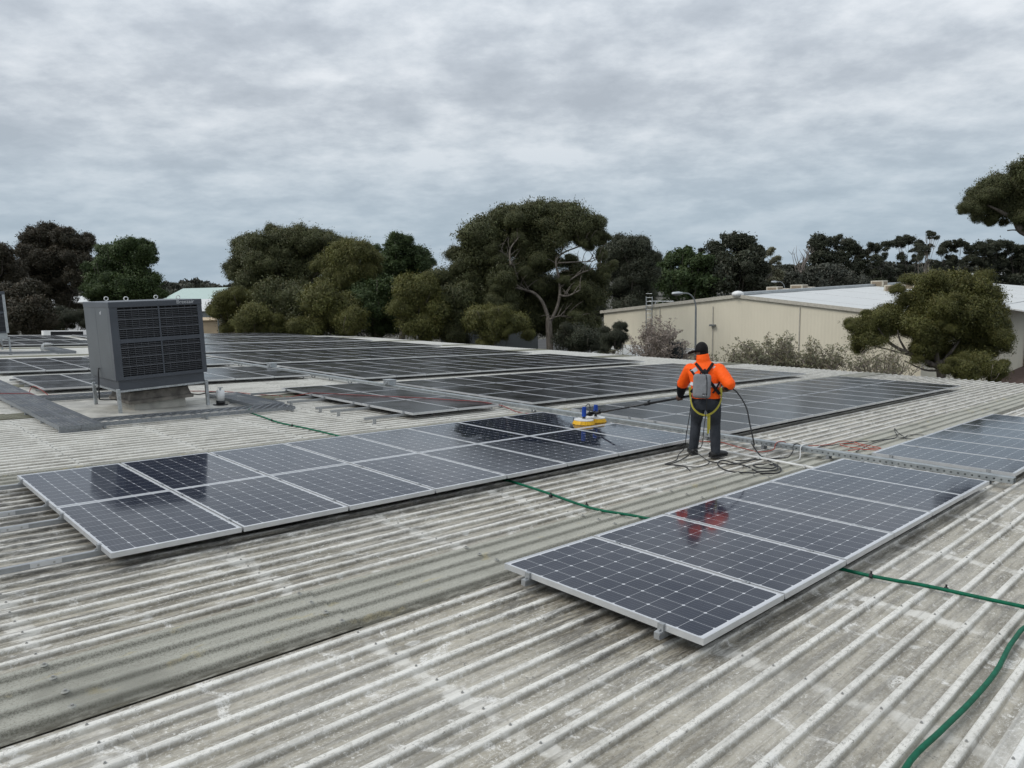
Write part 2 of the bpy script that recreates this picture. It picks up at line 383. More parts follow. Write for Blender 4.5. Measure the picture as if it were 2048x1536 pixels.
M = dict(
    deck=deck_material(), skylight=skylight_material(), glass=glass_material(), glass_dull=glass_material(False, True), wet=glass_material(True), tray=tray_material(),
    plank=grating_material(), diamond=grating_material(True),
    alu=plain('anodised_aluminium', (.60, .61, .62), .38, .55, .06), rail=plain('mill_aluminium', (.36, .372, .38), .42, .6, .10, 9),
    galv=galv('galvanised_steel'), galv_walk=galv('walkway_channel_steel', (.22, .235, .25), .5, .5), galv_dark=galv('dull_galvanised_steel', (.30, .315, .33), .5, .6), screw=plain('zinc_screw', (.36, .355, .34), .5, .5),
    washer=plain('grey_washer', (.30, .30, .27), .6, .2), black=plain('black_rubber', (.012, .012, .013), .5), hose=plain('green_hose', (.001, .100, .052), .5, 0, .2, 20, 0, .2),
    orange_cord=plain('orange_cord', (.34, .055, .03), .5), red_cord=plain('faded_red_cord', (.24, .03, .025), .55), pvc=plain('white_pvc', (.62, .62, .60), .4),
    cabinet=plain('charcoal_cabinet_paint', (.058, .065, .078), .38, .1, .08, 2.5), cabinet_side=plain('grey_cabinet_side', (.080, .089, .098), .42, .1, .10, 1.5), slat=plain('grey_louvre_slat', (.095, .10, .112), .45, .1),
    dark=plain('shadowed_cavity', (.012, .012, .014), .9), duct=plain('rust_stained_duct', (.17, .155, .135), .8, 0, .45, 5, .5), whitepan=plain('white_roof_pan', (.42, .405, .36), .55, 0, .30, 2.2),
    white=plain('white_paint', (.72, .72, .71), .45, 0, .05), lettering=plain('silver_lettering', (.48, .49, .51), .4),
    cream=ribbed_paint('cream_wall_cladding', (.76, .70, .555), 1, .24), creamx=ribbed_paint('cream_side_cladding', (.76, .70, .555), 0, .24), wroof=ribbed_paint('white_roof_sheeting', (.56, .57, .56), 0, .76, .15),
    trim=plain('pale_trim', (.50, .47, .40), .5), groof=ribbed_paint('pale_green_roof', (.40, .50, .46), 0, .76, .1), gwall=ribbed_paint('grey_shed_wall', (.17, .19, .20), 0, .5), tan=plain('tan_wall', (.42, .33, .22), .8, 0, .12, .4),
    ground=plain('dull_ground', (.075, .07, .055), .95, 0, .35, .15), asphalt=plain('worn_asphalt', (.050, .049, .048), .9, 0, .2, .8), paving=plain('red_brown_paving', (.12, .075, .06), .85, 0, .2, 2),
    cooler=plain('cream_cooler', (.46, .42, .34), .5), louvre=plain('tan_cooler_louvre', (.24, .19, .135), .7), blue_grey=plain('blue_grey_door', (.12, .16, .22), .5), pole=plain('lamp_post_steel', (.20, .215, .22), .5, .4),
)
FOL = dict(
    gum=leaf_material('gum_leaves', (0.032, 0.042, 0.016), (0.115, 0.128, 0.050), (0.140, 0.116, 0.050)),
    green=leaf_material('deep_green_leaves', (0.020, 0.038, 0.013), (0.070, 0.109, 0.032), (0.087, 0.102, 0.036)),
    olive=leaf_material('olive_leaves', (0.044, 0.052, 0.015), (0.150, 0.156, 0.042), (0.185, 0.150, 0.045)),
    brown=leaf_material('brownish_leaves', (0.024, 0.024, 0.016), (0.066, 0.060, 0.036), (0.100, 0.066, 0.040)),
    dark=leaf_material('dark_gum_leaves', (0.020, 0.026, 0.016), (0.061, 0.072, 0.042), (0.080, 0.068, 0.041)),
    grey=leaf_material('grey_far_leaves', (0.035, 0.041, 0.033), (0.087, 0.094, 0.070), (0.102, 0.087, 0.065)),
    pink=leaf_material('dusty_pink_leaves', (.20, .165, .14), (.38, .32, .285), (.27, .23, .15)),
    sage=leaf_material('sage_leaves', (.12, .125, .075), (.26, .26, .165), (.26, .20, .12)),
)
BARK = dict(pale=bark_material('pale_gum_bark', (.075, .063, .050), (.18, .155, .13)), dark=bark_material('dark_bark', (.04, .034, .028), (.11, .095, .08)), twig=bark_material('grey_twig', (.15, .125, .105), (.27, .23, .20)))

# ================================================================== THE SETTING
g = MB(); n = 40; S_ = 1500.0
vs = []; fs = []
for i in range(n + 1):
    for j in range(n + 1): vs.append((-S_ + 2 * S_ * i / n, -S_ + 2 * S_ * j / n, GZ))
for i in range(n):
    for j in range(n): a = i * (n + 1) + j; fs.append((a, a + n + 1, a + n + 2, a + 1))
g.add(vs, fs); tag(g.build('ground', M['ground']), kind='structure')
g = MB(); g.box((24.0, -60, GZ + .0), (140, 70, GZ + .006)); tag(g.build('service_yard', M['asphalt']), kind='structure')

# ------------------------------------------------------------------ our building and its roof
PITCH = .1905; SHEET = .762; Y0 = 1.685; ZP = -.150; RH = .029; XE, XT = 23.35, -14.0
bld = empty('factory_building'); tag(bld, 'long low-pitched factory with weathered ribbed roof carrying the solar panels', 'building')
def profile(rounded=False, ext=0.0):
    pr = []
    for i in range(4):
        c = .095 + i * PITCH
        if rounded:
            for a in range(-5, 6):
                t = a / 5; pr.append((c + t * .048, RH * 1.15 * (.5 * (1 + math.cos(math.pi * t))) ** .75))
            pr.append((c + .095, .001))
        else:
            pr += [(c - .036, 0), (c - .031, .002), (c - .0185, RH - .003), (c - .0135, RH), (c + .0135, RH), (c + .0185, RH - .003), (c + .031, .002), (c + .036, 0)]
            pr += [(c + .076, 0), (c + .083, .0035), (c + .107, .0035), (c + .114, 0)]
    pr = [q for q in pr if 0 < q[0] < SHEET]
    return [(0, 0.0)] + pr + [(SHEET, 0.0)]
def sheet_mesh(name, x0, x1, rounded, mat, seg):
    pr = profile(rounded); k = len(pr); xs = [x0 + (x1 - x0) * i / seg for i in range(seg + 1)]; mb = MB()
    vs = []
    for i, x in enumerate(xs):
        for j, (y, z) in enumerate(pr): vs.append((x, y, z))
    fs = [(i * k + j, (i + 1) * k + j, (i + 1) * k + j + 1, i * k + j + 1) for i in range(seg) for j in range(k - 1)]
    # turned-down edge so the sheet has a visible thickness at its end
    b = len(vs); vs += [(x1, y, z) for y, z in pr] + [(x1, y, z - .004) for y, z in pr]
    fs += [(b + j, b + k + j, b + k + j + 1, b + j + 1) for j in range(k - 1)]
    mb.add(vs, fs); me = mb.mesh(name, mat, rounded); return me
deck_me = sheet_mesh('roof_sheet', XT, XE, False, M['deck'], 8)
LAPS = (XT, -8.9, -1.18, 6.32, 13.8, XE)
sky_me = [sheet_mesh('skylight_sheet', LAPS[i] - (.16 if i else 0), LAPS[i + 1], True, M['skylight'], 4) for i in range(5)]
for k in range(-21, 60):
    y = Y0 + SHEET * k
    if k % 7 == 0:
        for i, me in enumerate(sky_me):
            s = link('skylight_sheet', me, bld); s.matrix_basis = ROOF @ Matrix.Translation((LAPS[i] - .16, y, ZP + .002)) @ Matrix.Rotation(-.0013, 4, 'Y') @ Matrix.Translation((.16 - LAPS[i], 0, 0))
            q = 1.0 if k < 7 else (.95 if k < 14 else .62)
            s.color = (q, q, q * (.96 if k < 14 else .85), 1)
        continue
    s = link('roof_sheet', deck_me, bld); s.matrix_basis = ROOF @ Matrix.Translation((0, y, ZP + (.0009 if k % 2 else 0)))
    j = random.uniform(-.035, .035)
    if k <= -5: c = (1, 1, 1, .45)                # the sheet at the near right was replaced and is cleaner
    elif k < 0: c = (.95 + j, .935 + j, .90 + j, 0)
    elif k < 7: c = (.92 + j, .905 + j, .87 + j, .02)
    elif k < 14: c = (.97 + j, .955 + j, .91 + j, .40)
    elif k < 21: c = (1.0, .985, .94, .5)
    else: c = (1.0, 1.0, .98, .62)
    s.color = c
def rz_(x): return -math.tan(SLOPE) * x
w = MB(); xa, xb, ya, yb = XT * math.cos(SLOPE) + .1, 23.15, -14.2, 47.25
corners = ((xa, ya), (xb, ya), (xb, yb), (xa, yb)); th = .02
w.add([(x, y, GZ) for x, y in corners] + [(x, y, rz_(x) - .19) for x, y in corners], ((0, 1, 5, 4), (1, 2, 6, 5), (2, 3, 7, 6), (3, 0, 4, 7), (4, 5, 6, 7)))
w.build('wall', M['creamx'], bld)
gz = rz_(23.3)
gu = MB(); gu.box((23.22, ya, gz - .33), (23.25, yb, gz - .19)); gu.box((23.25, ya, gz - .33), (23.40, yb, gz - .31)); gu.box((23.40, ya, gz - .33), (23.42, yb, gz - .20)); gu.build('gutter', M['white'], bld)
bc = MB(); bc.box((XT, Y0 + SHEET * 60, ZP - .12), (XE, Y0 + SHEET * 60 + .12, ZP + .05)); o = bc.build('barge_capping', M['white'], bld); o.matrix_basis = ROOF.copy()
# screws: one on each rib crest over each purlin
sc = MB(); sc.cyl((0, 0, 0), .0075, .0035, 10); sc.cyl((0, 0, .0035), .0045, .006, 6); scr_me = sc.mesh('screw', M['screw'])
sc = MB(); sc.cyl((0, 0, 0), .021, .004, 14, 0, .017); sc.cyl((0, 0, .004), .0075, .009, 6, 1); was_me = sc.mesh('screw', [M['washer'], M['screw']])
far = MB(); cnt = 0
for ix in range(-3, 16):
    x = .22 + 1.485 * ix
    for k in range(-6, 18):
        for r in range(4):
            y = Y0 + SHEET * k + .095 + PITCH * r
            if 3.72 < y < 7.0 and -2.0 < x < 6.2: continue
            if y < 1.64 and y > .02 and 0 < x < 6.0: continue
            isl = k % 7 == 0
            jx, jy = random.uniform(-.014, .014), random.uniform(-.008, .008)
            if x < 5.2 and -1.9 < y < 3.7 and cnt < 290:
                cnt += 1; s = link('screw', was_me if isl else scr_me, bld); s.matrix_basis = ROOF @ Matrix.Translation((x + jx, y + jy, ZP + RH + (.012 if isl else .0006)))
            else:
                far.cyl((x + jx, y + jy, ZP + RH), .011, .009, 6)
fo = far.build('far_screws', M['screw'], bld); fo.matrix_basis = ROOF.copy(); fo['kind'] = 'stuff'

# ------------------------------------------------------------------ neighbouring warehouse with white roof
wh = empty('cream_warehouse'); tag(wh, 'cream ribbed warehouse with white low gable roof beyond the eave', 'building')
WX, WX2, WYL, WYR, WYA = 45.0, 96.0, 37.15, 12.55, 24.85; EZ, AZ = -.88, .40
w = MB(); w.add([(WX, WYL, GZ), (WX, WYR, GZ), (WX, WYR, EZ), (WX, WYA, AZ), (WX, WYL, EZ), (WX2, WYL, GZ), (WX2, WYR, GZ), (WX2, WYR, EZ), (WX2, WYA, AZ), (WX2, WYL, EZ)],
      ((0, 4, 3, 2, 1), (5, 6, 7, 8, 9), (0, 5, 9, 4), (1, 2, 7, 6)))
w.build('wall', M['cream'], wh)
def slab(name, a, b, c, d, t, mat, parent):
    mb = MB(); P = [Vector(p) for p in (a, b, c, d)]; Q = [p + Vector((0, 0, t)) for p in P]
    mb.add(P + Q, ((3, 2, 1, 0), (4, 5, 6, 7), (0, 1, 5, 4), (1, 2, 6, 5), (2, 3, 7, 6), (3, 0, 4, 7))); return mb.build(name, mat, parent)
for sgn, ye in ((1, WYL), (-1, WYR)):
    nsh = 17
    for i in range(nsh):                         # roof sheeting in broad strips along the eave, each a shallow step proud of the next
        xa_, xb_ = WX - .12 + (WX2 - WX + .2) * i / nsh, WX - .12 + (WX2 - WX + .2) * (i + 1) / nsh
        slab('roof_sheet', (xa_, WYA, AZ + .01 + .012 * (i % 2)), (xb_ - .03, WYA, AZ + .01 + .012 * (i % 2)), (xb_ - .03, ye + sgn * .35, EZ - .03 + .012 * (i % 2)), (xa_, ye + sgn * .35, EZ - .03 + .012 * (i % 2)), .05, M['wroof'], wh)
    slab('barge_flashing', (WX - .16, WYA, AZ - .14), (WX - .10, WYA, AZ - .14), (WX - .10, ye + sgn * .3, EZ - .18), (WX - .16, ye + sgn * .3, EZ - .18), .24, M['trim'], wh)
rc = MB(); rc.box((WX + .2, WYA - .35, AZ + .05), (WX2, WYA + .35, AZ + .24)); rc.build('ridge_vent', M['galv'], wh)
rc = MB(); rc.ball((WX + .05, WYA, AZ + .12), (.5, .42, .24), 12); rc.build('ridge_cap', M['white'], wh, True)
for Y in (20.2, 26.8, 31.5): g = MB(); g.box((WX - .06, Y - .03, GZ), (WX - .004, Y + .03, EZ + .5)); g.build('wall_joint', M['trim'], wh)
g = MB(); g.box((WX - .30, 26.55, -1.82), (WX - .02, 26.95, -1.70)); g.build('wall_light', M['pole'], wh)
# eave awning, doorway and posts on the long side seen past the tree
slab('awning', (60, WYR + .1, EZ - .05), (96, WYR + .1, EZ - .05), (96, WYR - 2.6, EZ - .50), (60, WYR - 2.6, EZ - .50), .10, M['wroof'], wh)
g = MB(); g.box((60, WYR - 2.72, EZ - .85), (96, WYR - 2.6, EZ - .42)); g.build('fascia', M['white'], wh)
g = MB(); g.tube(((71.3, WYR - .1, GZ), (71.3, WYR - .1, EZ - .3)), .07, 8); g.build('downpipe', M['louvre'], wh)
g = MB(); g.box((73.4, WYR - .06, GZ + .3), (79, WYR - .01, GZ + 4.0)); g.build('roller_door', M['blue_grey'], wh)
g = MB(); g.box((52, 8.5, GZ + .004), (92, WYR - .02, GZ + .06)); g.build('paved_apron', M['paving'], wh)
# lean-to at the foot of the gable wall
an = empty('lean_to_store'); tag(an, 'low cream lean-to with white roof against the warehouse wall', 'building')
g = MB(); g.box((41.6, 28.2, GZ), (44.93, 35.6, -4.1)); g.build('wall', M['cream'], an)
slab('roof', (41.4, 28.0, -4.1), (44.93, 28.0, -3.65), (44.93, 35.8, -3.65), (41.4, 35.8, -4.1), .08, M['wroof'], an)
# ladder and hoop rail
la = empty('access_ladder'); tag(la, 'galvanised access ladder with guard rail on the cream warehouse wall', 'ladder')
Yl = 32.35
for dy in (-.28, .28): g = MB(); g.box((WX - .30, Yl + dy - .03, GZ + 1.0), (WX - .24, Yl + dy + .03, .35)); g.build('stile', M['galv'], la)
for i in range(20): g = MB(); g.tube(((WX - .27, Yl - .28, GZ + 1.3 + i * .31), (WX - .27, Yl + .28, GZ + 1.3 + i * .31)), .02, 6); g.build('rung', M['galv'], la)
for dy in (-.30, -1.0, -1.7): g = MB(); g.tube(((WX + .15, Yl + dy, -.75), (WX + .15, Yl + dy, .02)), .035, 6); g.build('guard_post', M['galv'], la)
for dz in (-.02, -.38): g = MB(); g.tube(((WX + .15, Yl + .3, dz), (WX + .15, Yl - 2.0, dz)), .03, 6); g.build('guard_rail', M['galv'], la)
# coolers on the white roof
def roof_cooler(px, py, D, w_, h_, label):
    p = at(px, py, D); e = empty('rooftop_cooler'); e.location = p
    g = MB(); g.box((-w_ / 2, -w_ / 2, 0), (w_ / 2, w_ / 2, h_)); bevel(g.build('cabinet', M['cooler'], e), .03)
    for dx, dy in ((-.4, -.4), (.4, -.4), (-.4, .4), (.4, .4)): g = MB(); g.box((dx * w_ - .04, dy * w_ - .04, -.5), (dx * w_ + .04, dy * w_ + .04, .0)); g.build('leg', M['galv'], e)
    for sx, sy in ((-1, 0), (0, -1)):
        g = MB()
        a, b = (-w_ * .38, w_ * .38)
        if sx: g.box((-w_ / 2 - .02, a, h_ * .15), (-w_ / 2 - .003, b, h_ * .85))
        else: g.box((a, -w_ / 2 - .02, h_ * .15), (b, -w_ / 2 - .003, h_ * .85))
        g.build('louvre_panel', M['louvre'], e)
    tag(e, label, 'cooler', 'evaporative coolers on the warehouse roof'); return e
for a in ((1549, 583, 62, 1.0, .40, 'leftmost cream cooler box behind the warehouse ridge'), (1572, 582, 64, .75, .22, 'low cooler box just right of the leftmost one behind the ridge'),
          (1598, 581, 64, 1.1, .50, 'cream cooler box near the middle of the ridge line'), (1618, 580, 66, .8, .28, 'small low cooler box beside the middle cooler on the ridge'),
          (1758, 573, 70, 1.15, .55, 'cream cooler box right of the ridge middle, against far trees'), (1789, 584, 64, 1.35, .62, 'large cream cooler box on the white slope left of the olive tree'),
          (1818, 578, 66, 1.2, .58, 'cream cooler box half behind the olive tree top'), (1838, 571, 72, 1.1, .5, 'farther cream cooler box above the olive tree crown'), (1958, 575, 72, 1.25, .5, 'pale cooler box right of the olive tree crown')):
    roof_cooler(*a)
# table and chairs under the awning
p = (70.0, 10.6, GZ + .06)
tb = empty('outdoor_table'); tb.location = p; tag(tb, 'dark outdoor table under the warehouse awning at the right edge', 'table')
g = MB(); g.box((-.7, -.45, .70), (.7, .45, .75)); g.build('table_top', M['blue_grey'], tb)
for dx in (-.6, .6):
    for dy in (-.36, .36): g = MB(); g.box((dx - .04, dy - .04, 0), (dx + .04, dy + .04, .70)); g.build('leg', M['black'], tb)
def chair(loc, rz, mat, label):
    e = empty('outdoor_chair'); e.location = loc; e.rotation_euler.z = rz
    g = MB(); g.box((-.24, -.24, .43), (.24, .24, .47)); g.build('seat', mat, e)
    g = MB(); g.box((-.24, .20, .47), (.24, .24, .92)); g.build('backrest', mat, e)
    for dx in (-.21, .21):
        for dy in (-.21, .21): g = MB(); g.box((dx - .025, dy - .025, 0), (dx + .025, dy + .025, .43)); g.build('leg', M['black'], e)
    tag(e, label, 'chair', 'chairs under the awning')
chair((73.2, 11.2, GZ + .06), .4, M['red_cord'], 'dark red chair by the blue door under the awning'); chair((75.0, 11.0, GZ + .06), 1.2, M['black'], 'black chair right of the red chair under the awning')
bn = empty('wheeled_bin'); bn.location = (66.6, 10.2, GZ + .06); tag(bn, 'dark bin standing left of the outdoor table', 'bin')
g = MB(); g.loft((((0, 0, .06), (.24, 0, 0), (0, .26, 0)), ((0, 0, 1.0), (.32, 0, 0), (0, .34, 0))), 4); g.build('tub', M['black'], bn); g = MB(); g.box((-.30, -.32, 1.0), (.30, .32, 1.06)); g.build('lid', M['black'], bn)

# ------------------------------------------------------------------ street lamps
def lamp(px, D, top_py, arm, label, grp='street lamps'):
    t = at(px, top_py, D); e = empty('street_lamp'); e.location = (t[0], t[1], GZ); H = t[2] - GZ
    r = Vector((RW[0][0], RW[0][1], 0)).normalized() * -1
    pts = [Vector((0, 0, 0)), Vector((0, 0, H * .5)), Vector((0, 0, H - .9))]
    for a in range(1, 7): t_ = a / 6 * math.pi / 2; pts.append(Vector((0, 0, H - .9)) + r * (.9 * (1 - math.cos(t_))) * arm / 1.7 + Vector((0, 0, .9 * math.sin(t_))))
    pts.append(pts[-1] + r * (arm - .9))
    g = MB(); g.tube(pts, [.075, .065, .055] + [.042] * (len(pts) - 3), 10); g.build('pole', M['pole'], e, True)
    c = pts[-1]; g = MB(); g.loft((((c - r * .05), (0, 0, .07), r.cross(Vector((0, 0, 1))) * .10), ((c + r * .2), (0, 0, .12), r.cross(Vector((0, 0, 1))) * .17), ((c + r * .55), (0, 0, .09), r.cross(Vector((0, 0, 1))) * .15), ((c + r * .62), (0, 0, .03), r.cross(Vector((0, 0, 1))) * .06)), 12)
    g.build('lantern', M['galv'], e, True); tag(e, label, 'street lamp', grp)
lamp(1392, 44, 586, 1.15, 'curved street lamp standing before the cream warehouse wall')
lamp(1570, 82, 563, 1.2, 'distant curved street lamp rising behind the warehouse ridge')
Mboard = plain('dark_board', (.030, .036, .040), .6)
sg = empty('dark_notice_board'); p = at(1352, 701, 36); sg.location = (p[0], p[1], GZ); tag(sg, 'dark grey board standing among shrubs left of the worker', 'sign')
hz_ = p[2] - GZ
g = MB(); g.box((-.06, -.36, hz_ - .42), (.06, .36, hz_ + .40)); o = g.build('panel', Mboard, sg)
for dy in (-.25, .25): g = MB(); g.box((-.03, dy - .03, 0), (.03, dy + .03, hz_ - .42)); g.build('post', M['pole'], sg)

# ------------------------------------------------------------------ sheds on the left and far beyond
def shed(name, label, px0, px1, D, py_eave, py_ridge, depth, wall, roof, rz=0.0):
    a, b = at(px0, py_eave, D), at(px1, py_eave, D); c = (a + b) / 2; ww = np.linalg.norm((b - a)[:2])
    e = empty(name); e.location = (c[0], c[1], GZ); e.rotation_euler.z = math.atan2((b - a)[1], (b - a)[0]) + rz
    h = c[2] - GZ; hr = at((px0 + px1) / 2, py_ridge, D)[2] - GZ
    g = MB(); x = ww / 2
    g.add([(-x, 0, 0), (x, 0, 0), (x, depth, 0), (-x, depth, 0), (-x, 0, h), (x, 0, h), (x, depth, h), (-x, depth, h), (-x, depth / 2, hr), (x, depth / 2, hr)],
          ((0, 1, 5, 4), (1, 2, 6, 9, 5), (2, 3, 7, 6), (3, 0, 4, 8, 7))); g.build('wall', wall, e)
    slab('roof', (-x - .3, -.3, h - .02), (x + .3, -.3, h - .02), (x + .3, depth / 2, hr + .03), (-x - .3, depth / 2, hr + .03), .08, roof, e)
    slab('roof', (-x - .3, depth / 2, hr + .03), (x + .3, depth / 2, hr + .03), (x + .3, depth + .3, h - .02), (-x - .3, depth + .3, h - .02), .08, roof, e)
    tag(e, label, 'building'); return e
shed('green_roof_shed', 'far shed with pale green roof behind the large cooler', 300, 462, 135, 612, 578, 30, M['gwall'], M['groof'])
shed('grey_shed', 'grey walled shed with white roof right of the large cooler', 330, 520, 108, 622, 601, 16, M['gwall'], M['wroof'])
tw = shed('tan_block', 'tan walled low building behind poles right of the large cooler', 380, 500, 96, 640, 638, 8, M['tan'], M['tan'])
shed('white_shed', 'white walled shed glimpsed between the left trees', 60, 190, 74, 606, 596, 12, M['white'], M['wroof'])
shed('grey_store', 'blue grey store glimpsed between trunks of the middle trees', 880, 1075, 74, 640, 622, 10, M['gwall'], M['wroof'])
shed('far_white_store', 'far white roofed store at the right horizon', 1960, 2090, 170, 552, 546, 20, M['white'], M['wroof'])
for px, l in ((434, 'left one of two slim posts before the tan building'), (445, 'right one of two slim posts before the tan building')):
    p = at(px, 612, 80); g = MB(); g.tube(((0, 0, 0), (0, 0, p[2] - GZ)), [.11, .08], 8); o = g.build('slim_post', M['pole']); o.location = (p[0], p[1], GZ); tag(o, l, 'post', 'slim posts left of the trees')

# ================================================================== SOLAR ARRAYS
PW, PL, PT = .992, 1.65, .040
fr = MB(); l_ = .011
fr.box((0, 0, -PT), (l_, PL, 0)); fr.box((PW - l_, 0, -PT), (PW, PL, 0)); fr.box((l_, 0, -PT), (PW - l_, l_, 0)); fr.box((l_, PL - l_, -PT), (PW - l_, PL, 0))
frame_me = fr.mesh('solar_panel', M['alu'])
gl = MB(); gl.box((l_, l_, -.010), (PW - l_, PL - l_, -.0028)); glass_me = gl.mesh('glass', M['glass']); glass_wet = gl.mesh('glass', M['wet']); glass_dull = gl.mesh('glass', M['glass_dull'])
mc = MB(); mc.box((-.019, -.022, .0005), (.019, .022, .0045)); mc.cyl((0, 0, .0045), .007, .006, 6); mid_me = mc.mesh('mid_clamp', M['rail'])
ec = MB(); ec.box((-.020, -.020, -.040), (-.003, .020, .0045)); ec.box((-.003, -.020, .0008), (.010, .020, .0045)); ec.box((-.046, -.020, -.048), (-.003, .020, -.040)); ec.cyl((-.030, 0, -.040), .007, .012, 6); end_me = ec.mesh('end_clamp', M['rail'])
lf = MB(); lf.box((-.020, -.034, -.1215), (.020, .022, -.1165)); lf.box((-.020, -.034, -.1165), (.020, -.029, -.045)); lf.tube(((0, -.046, -.064), (0, -.026, -.064)), .008, 6); foot_me = lf.mesh('roof_bracket', M['rail'])
sp_ = MB(); sp_.box((-.10, -.006, -.076), (.10, 0, -.044)); sp_.tube(((-.05, -.012, -.06), (-.05, -.004, -.06)), .008, 8, 1); sp_.tube(((.05, -.012, -.06), (.05, -.004, -.06)), .008, 8, 1); splice_me = sp_.mesh('rail_splice', [M['alu'], M['screw']])
RO = (.28, 1.40)
def rail_mesh(L):
    r = MB(); r.box((0, -.019, -.081), (L, .019, -.0415)); r.box((0, -.023, -.0815), (L, -.019, -.077)); r.box((0, -.0225, -.052), (L, -.019, -.046)); return r.mesh('rail', M['rail'])
def array(label, x0, y0, nx, ny, px, clamps=False, left=.10, right=.08, gap=.010, wet=(), feet=True, ro=RO, splice=None, dull=True):
    e = empty('solar_array'); on_roof(e, (x0, y0, 0)); tag(e, label, 'solar array', 'solar panel arrays on the roof')
    sx = (px - .020) / PW; rm = rail_mesh(nx * px + left + right)
    for j in range(ny):
        for i in range(nx):
            p = link('solar_panel', frame_me, e); p.location = (i * px + random.uniform(-.002, .002), j * (PL + gap), random.uniform(-.0012, .0012)); p.scale = (sx, 1, 1)
            p.rotation_euler = (random.uniform(-.0012, .0012), random.uniform(-.0012, .0012), 0)
            g = link('glass', glass_wet if (i, j) in wet else (glass_dull if dull else glass_me), p)
        for ry in ro:
            y = j * (PL + gap) + ry; r = link('rail', rm, e); r.location = (-left, y, 0)
            if feet:
                xs = np.arange(.22 - 1.485 * 8, 24, 1.485) - x0
                for x in xs:
                    if -left < x < nx * px + right: f = link('roof_bracket', foot_me, e); f.location = (x, y, 0)
            if splice is not None: s = link('rail_splice', splice_me, e); s.location = (splice, y - .019, 0)
            if clamps:
                for i in range(1, nx): c = link('mid_clamp', mid_me, e); c.location = (i * px - .010, y, 0)
                c = link('end_clamp', end_me, e); c.location = (0, y, 0)
                c = link('end_clamp', end_me, e); c.location = (nx * px - .02, y, 0); c.rotation_euler.z = math.pi
    return e
array('single-row array of six panels nearest the camera, mirroring the orange jacket', 0, 0, 6, 1, 1.012, True, .055, dull=False)
array('two-row array of sixteen panels being brushed, mirroring the cooler', -2.05, 3.715, 8, 2, 1.012, True, 5.0, wet=((5, 0), (6, 0), (7, 0), (5, 1), (6, 1), (7, 1), (4, 0)), splice=-.36, dull=False)
array('single-row array at the right edge beyond the perforated tray', 6.78, -.10, 6, 1, 1.034, True, dull=False)
array('two-row array directly behind the worker', 6.80, 3.70, 12, 2, 1.03, True)
array('three-row array next behind the one at the worker', 6.86, 8.10, 12, 3, 1.036)
array('three-row array third from the worker towards the trees', 6.92, 14.38, 12, 3, 1.036)
array('three-row array fourth from the worker towards the trees', 6.98, 20.45, 12, 3, 1.036)
array('three-row array third from the far end of the roof', 7.05, 26.85, 12, 3, 1.036, feet=False)
array('three-row array second from the far end of the roof', 7.15, 33.3, 12, 3, 1.036, feet=False)
array('farthest three-row array at the end of the roof', 7.25, 40.0, 12, 3, 1.036, feet=False)
hA = array('small dark array of six panels crossed by the red cord', 4.05, 8.30, 2, 3, 1.045, True, .82)
array('two-row array just behind the large cooler', .0, 15.95, 6, 2, 1.04)
array('three-row array second behind the large cooler', .0, 20.85, 6, 3, 1.04)
array('two-row far left array behind the second cooler', -1.0, 34.9, 7, 2, 1.04, feet=False)
array('three-row far left array at the roof end', -1.0, 39.5, 7, 3, 1.04, feet=False)
for y in (8.32, 9.48, 10.13, 11.27):            # upright brackets at the exposed rail ends of the small dark array
    g = MB(); g.box((-.02, -.05, -.121), (.02, .03, -.115)); g.box((-.02, -.05, -.115), (.02, -.044, -.02)); g.tube(((0, .01, -.115), (0, .01, -.035)), .010, 8); o = g.build('upright_bracket', M['rail'], hA); o.location = (3.25 - 4.05, y - 8.30, 0)

# ------------------------------------------------------------------ cable tray
tr = empty('cable_tray'); on_roof(tr, (6.42, 0, 0)); tag(tr, 'long perforated galvanised cable tray running across the roof between arrays', 'cable tray')
ys = np.linspace(-.16, 25.7, 10)
for a, b in zip(ys[:-1], ys[1:]):
    g = MB(); a += .004
    g.box((0, a, -.066), (.003, b, 0)); g.box((.127, a, -.066), (.130, b, 0)); g.box((.003, a, -.003), (.127, b, 0.0)); g.box((.003, a, -.066), (.020, b, -.063)); g.box((.110, a, -.066), (.127, b, -.063)); g.build('tray_section', M['tray'], tr)
    g = MB(); g.box((-.006, b - .09, -.060), (-.001, b + .09, -.050)); g.build('joint_plate', M['galv'], tr)
for y in np.arange(.1, 25.6, .95):
    g = MB(); g.box((.01, y - .02, -.121), (.12, y + .02, -.115)); g.box((.01, y - .02, -.115), (.025, y + .02, -.066)); g.box((.105, y - .02, -.115), (.12, y + .02, -.066)); g.build('support', M['galv_dark'], tr)
for y, l in ((12.55, 'nearer weathered box sitting on the cable tray'), (18.75, 'farther weathered box sitting on the cable tray')):
    g = MB(); g.box((-.10, -.13, 0), (.10, .13, .11)); g.box((-.11, -.14, .11), (.11, .14, .125)); g.tube(((-.11, 0, .05), (-.10, 0, .05)), .045, 10); o = bevel(g.build('junction_box', M['galv']), .006); on_roof(o, (6.48, y, .0005)); tag(o, l, 'junction box', 'boxes on the cable tray')
# conduit lying on the ribs by the worker
g = MB(); g.tube(((5.60, 1.70, -.100), (5.78, 4.0, -.100)), .016, 10); 
for y in (1.95, 2.6, 3.3): g.box((5.60 + (y - 1.7) * .078 - .03, y - .012, -.1205), (5.60 + (y - 1.7) * .078 + .03, y + .012, -.083))
o = g.build('conduit', M['pvc']); on_roof(o); tag(o, 'pale grey conduit across the ribs at the feet of the worker', 'conduit')

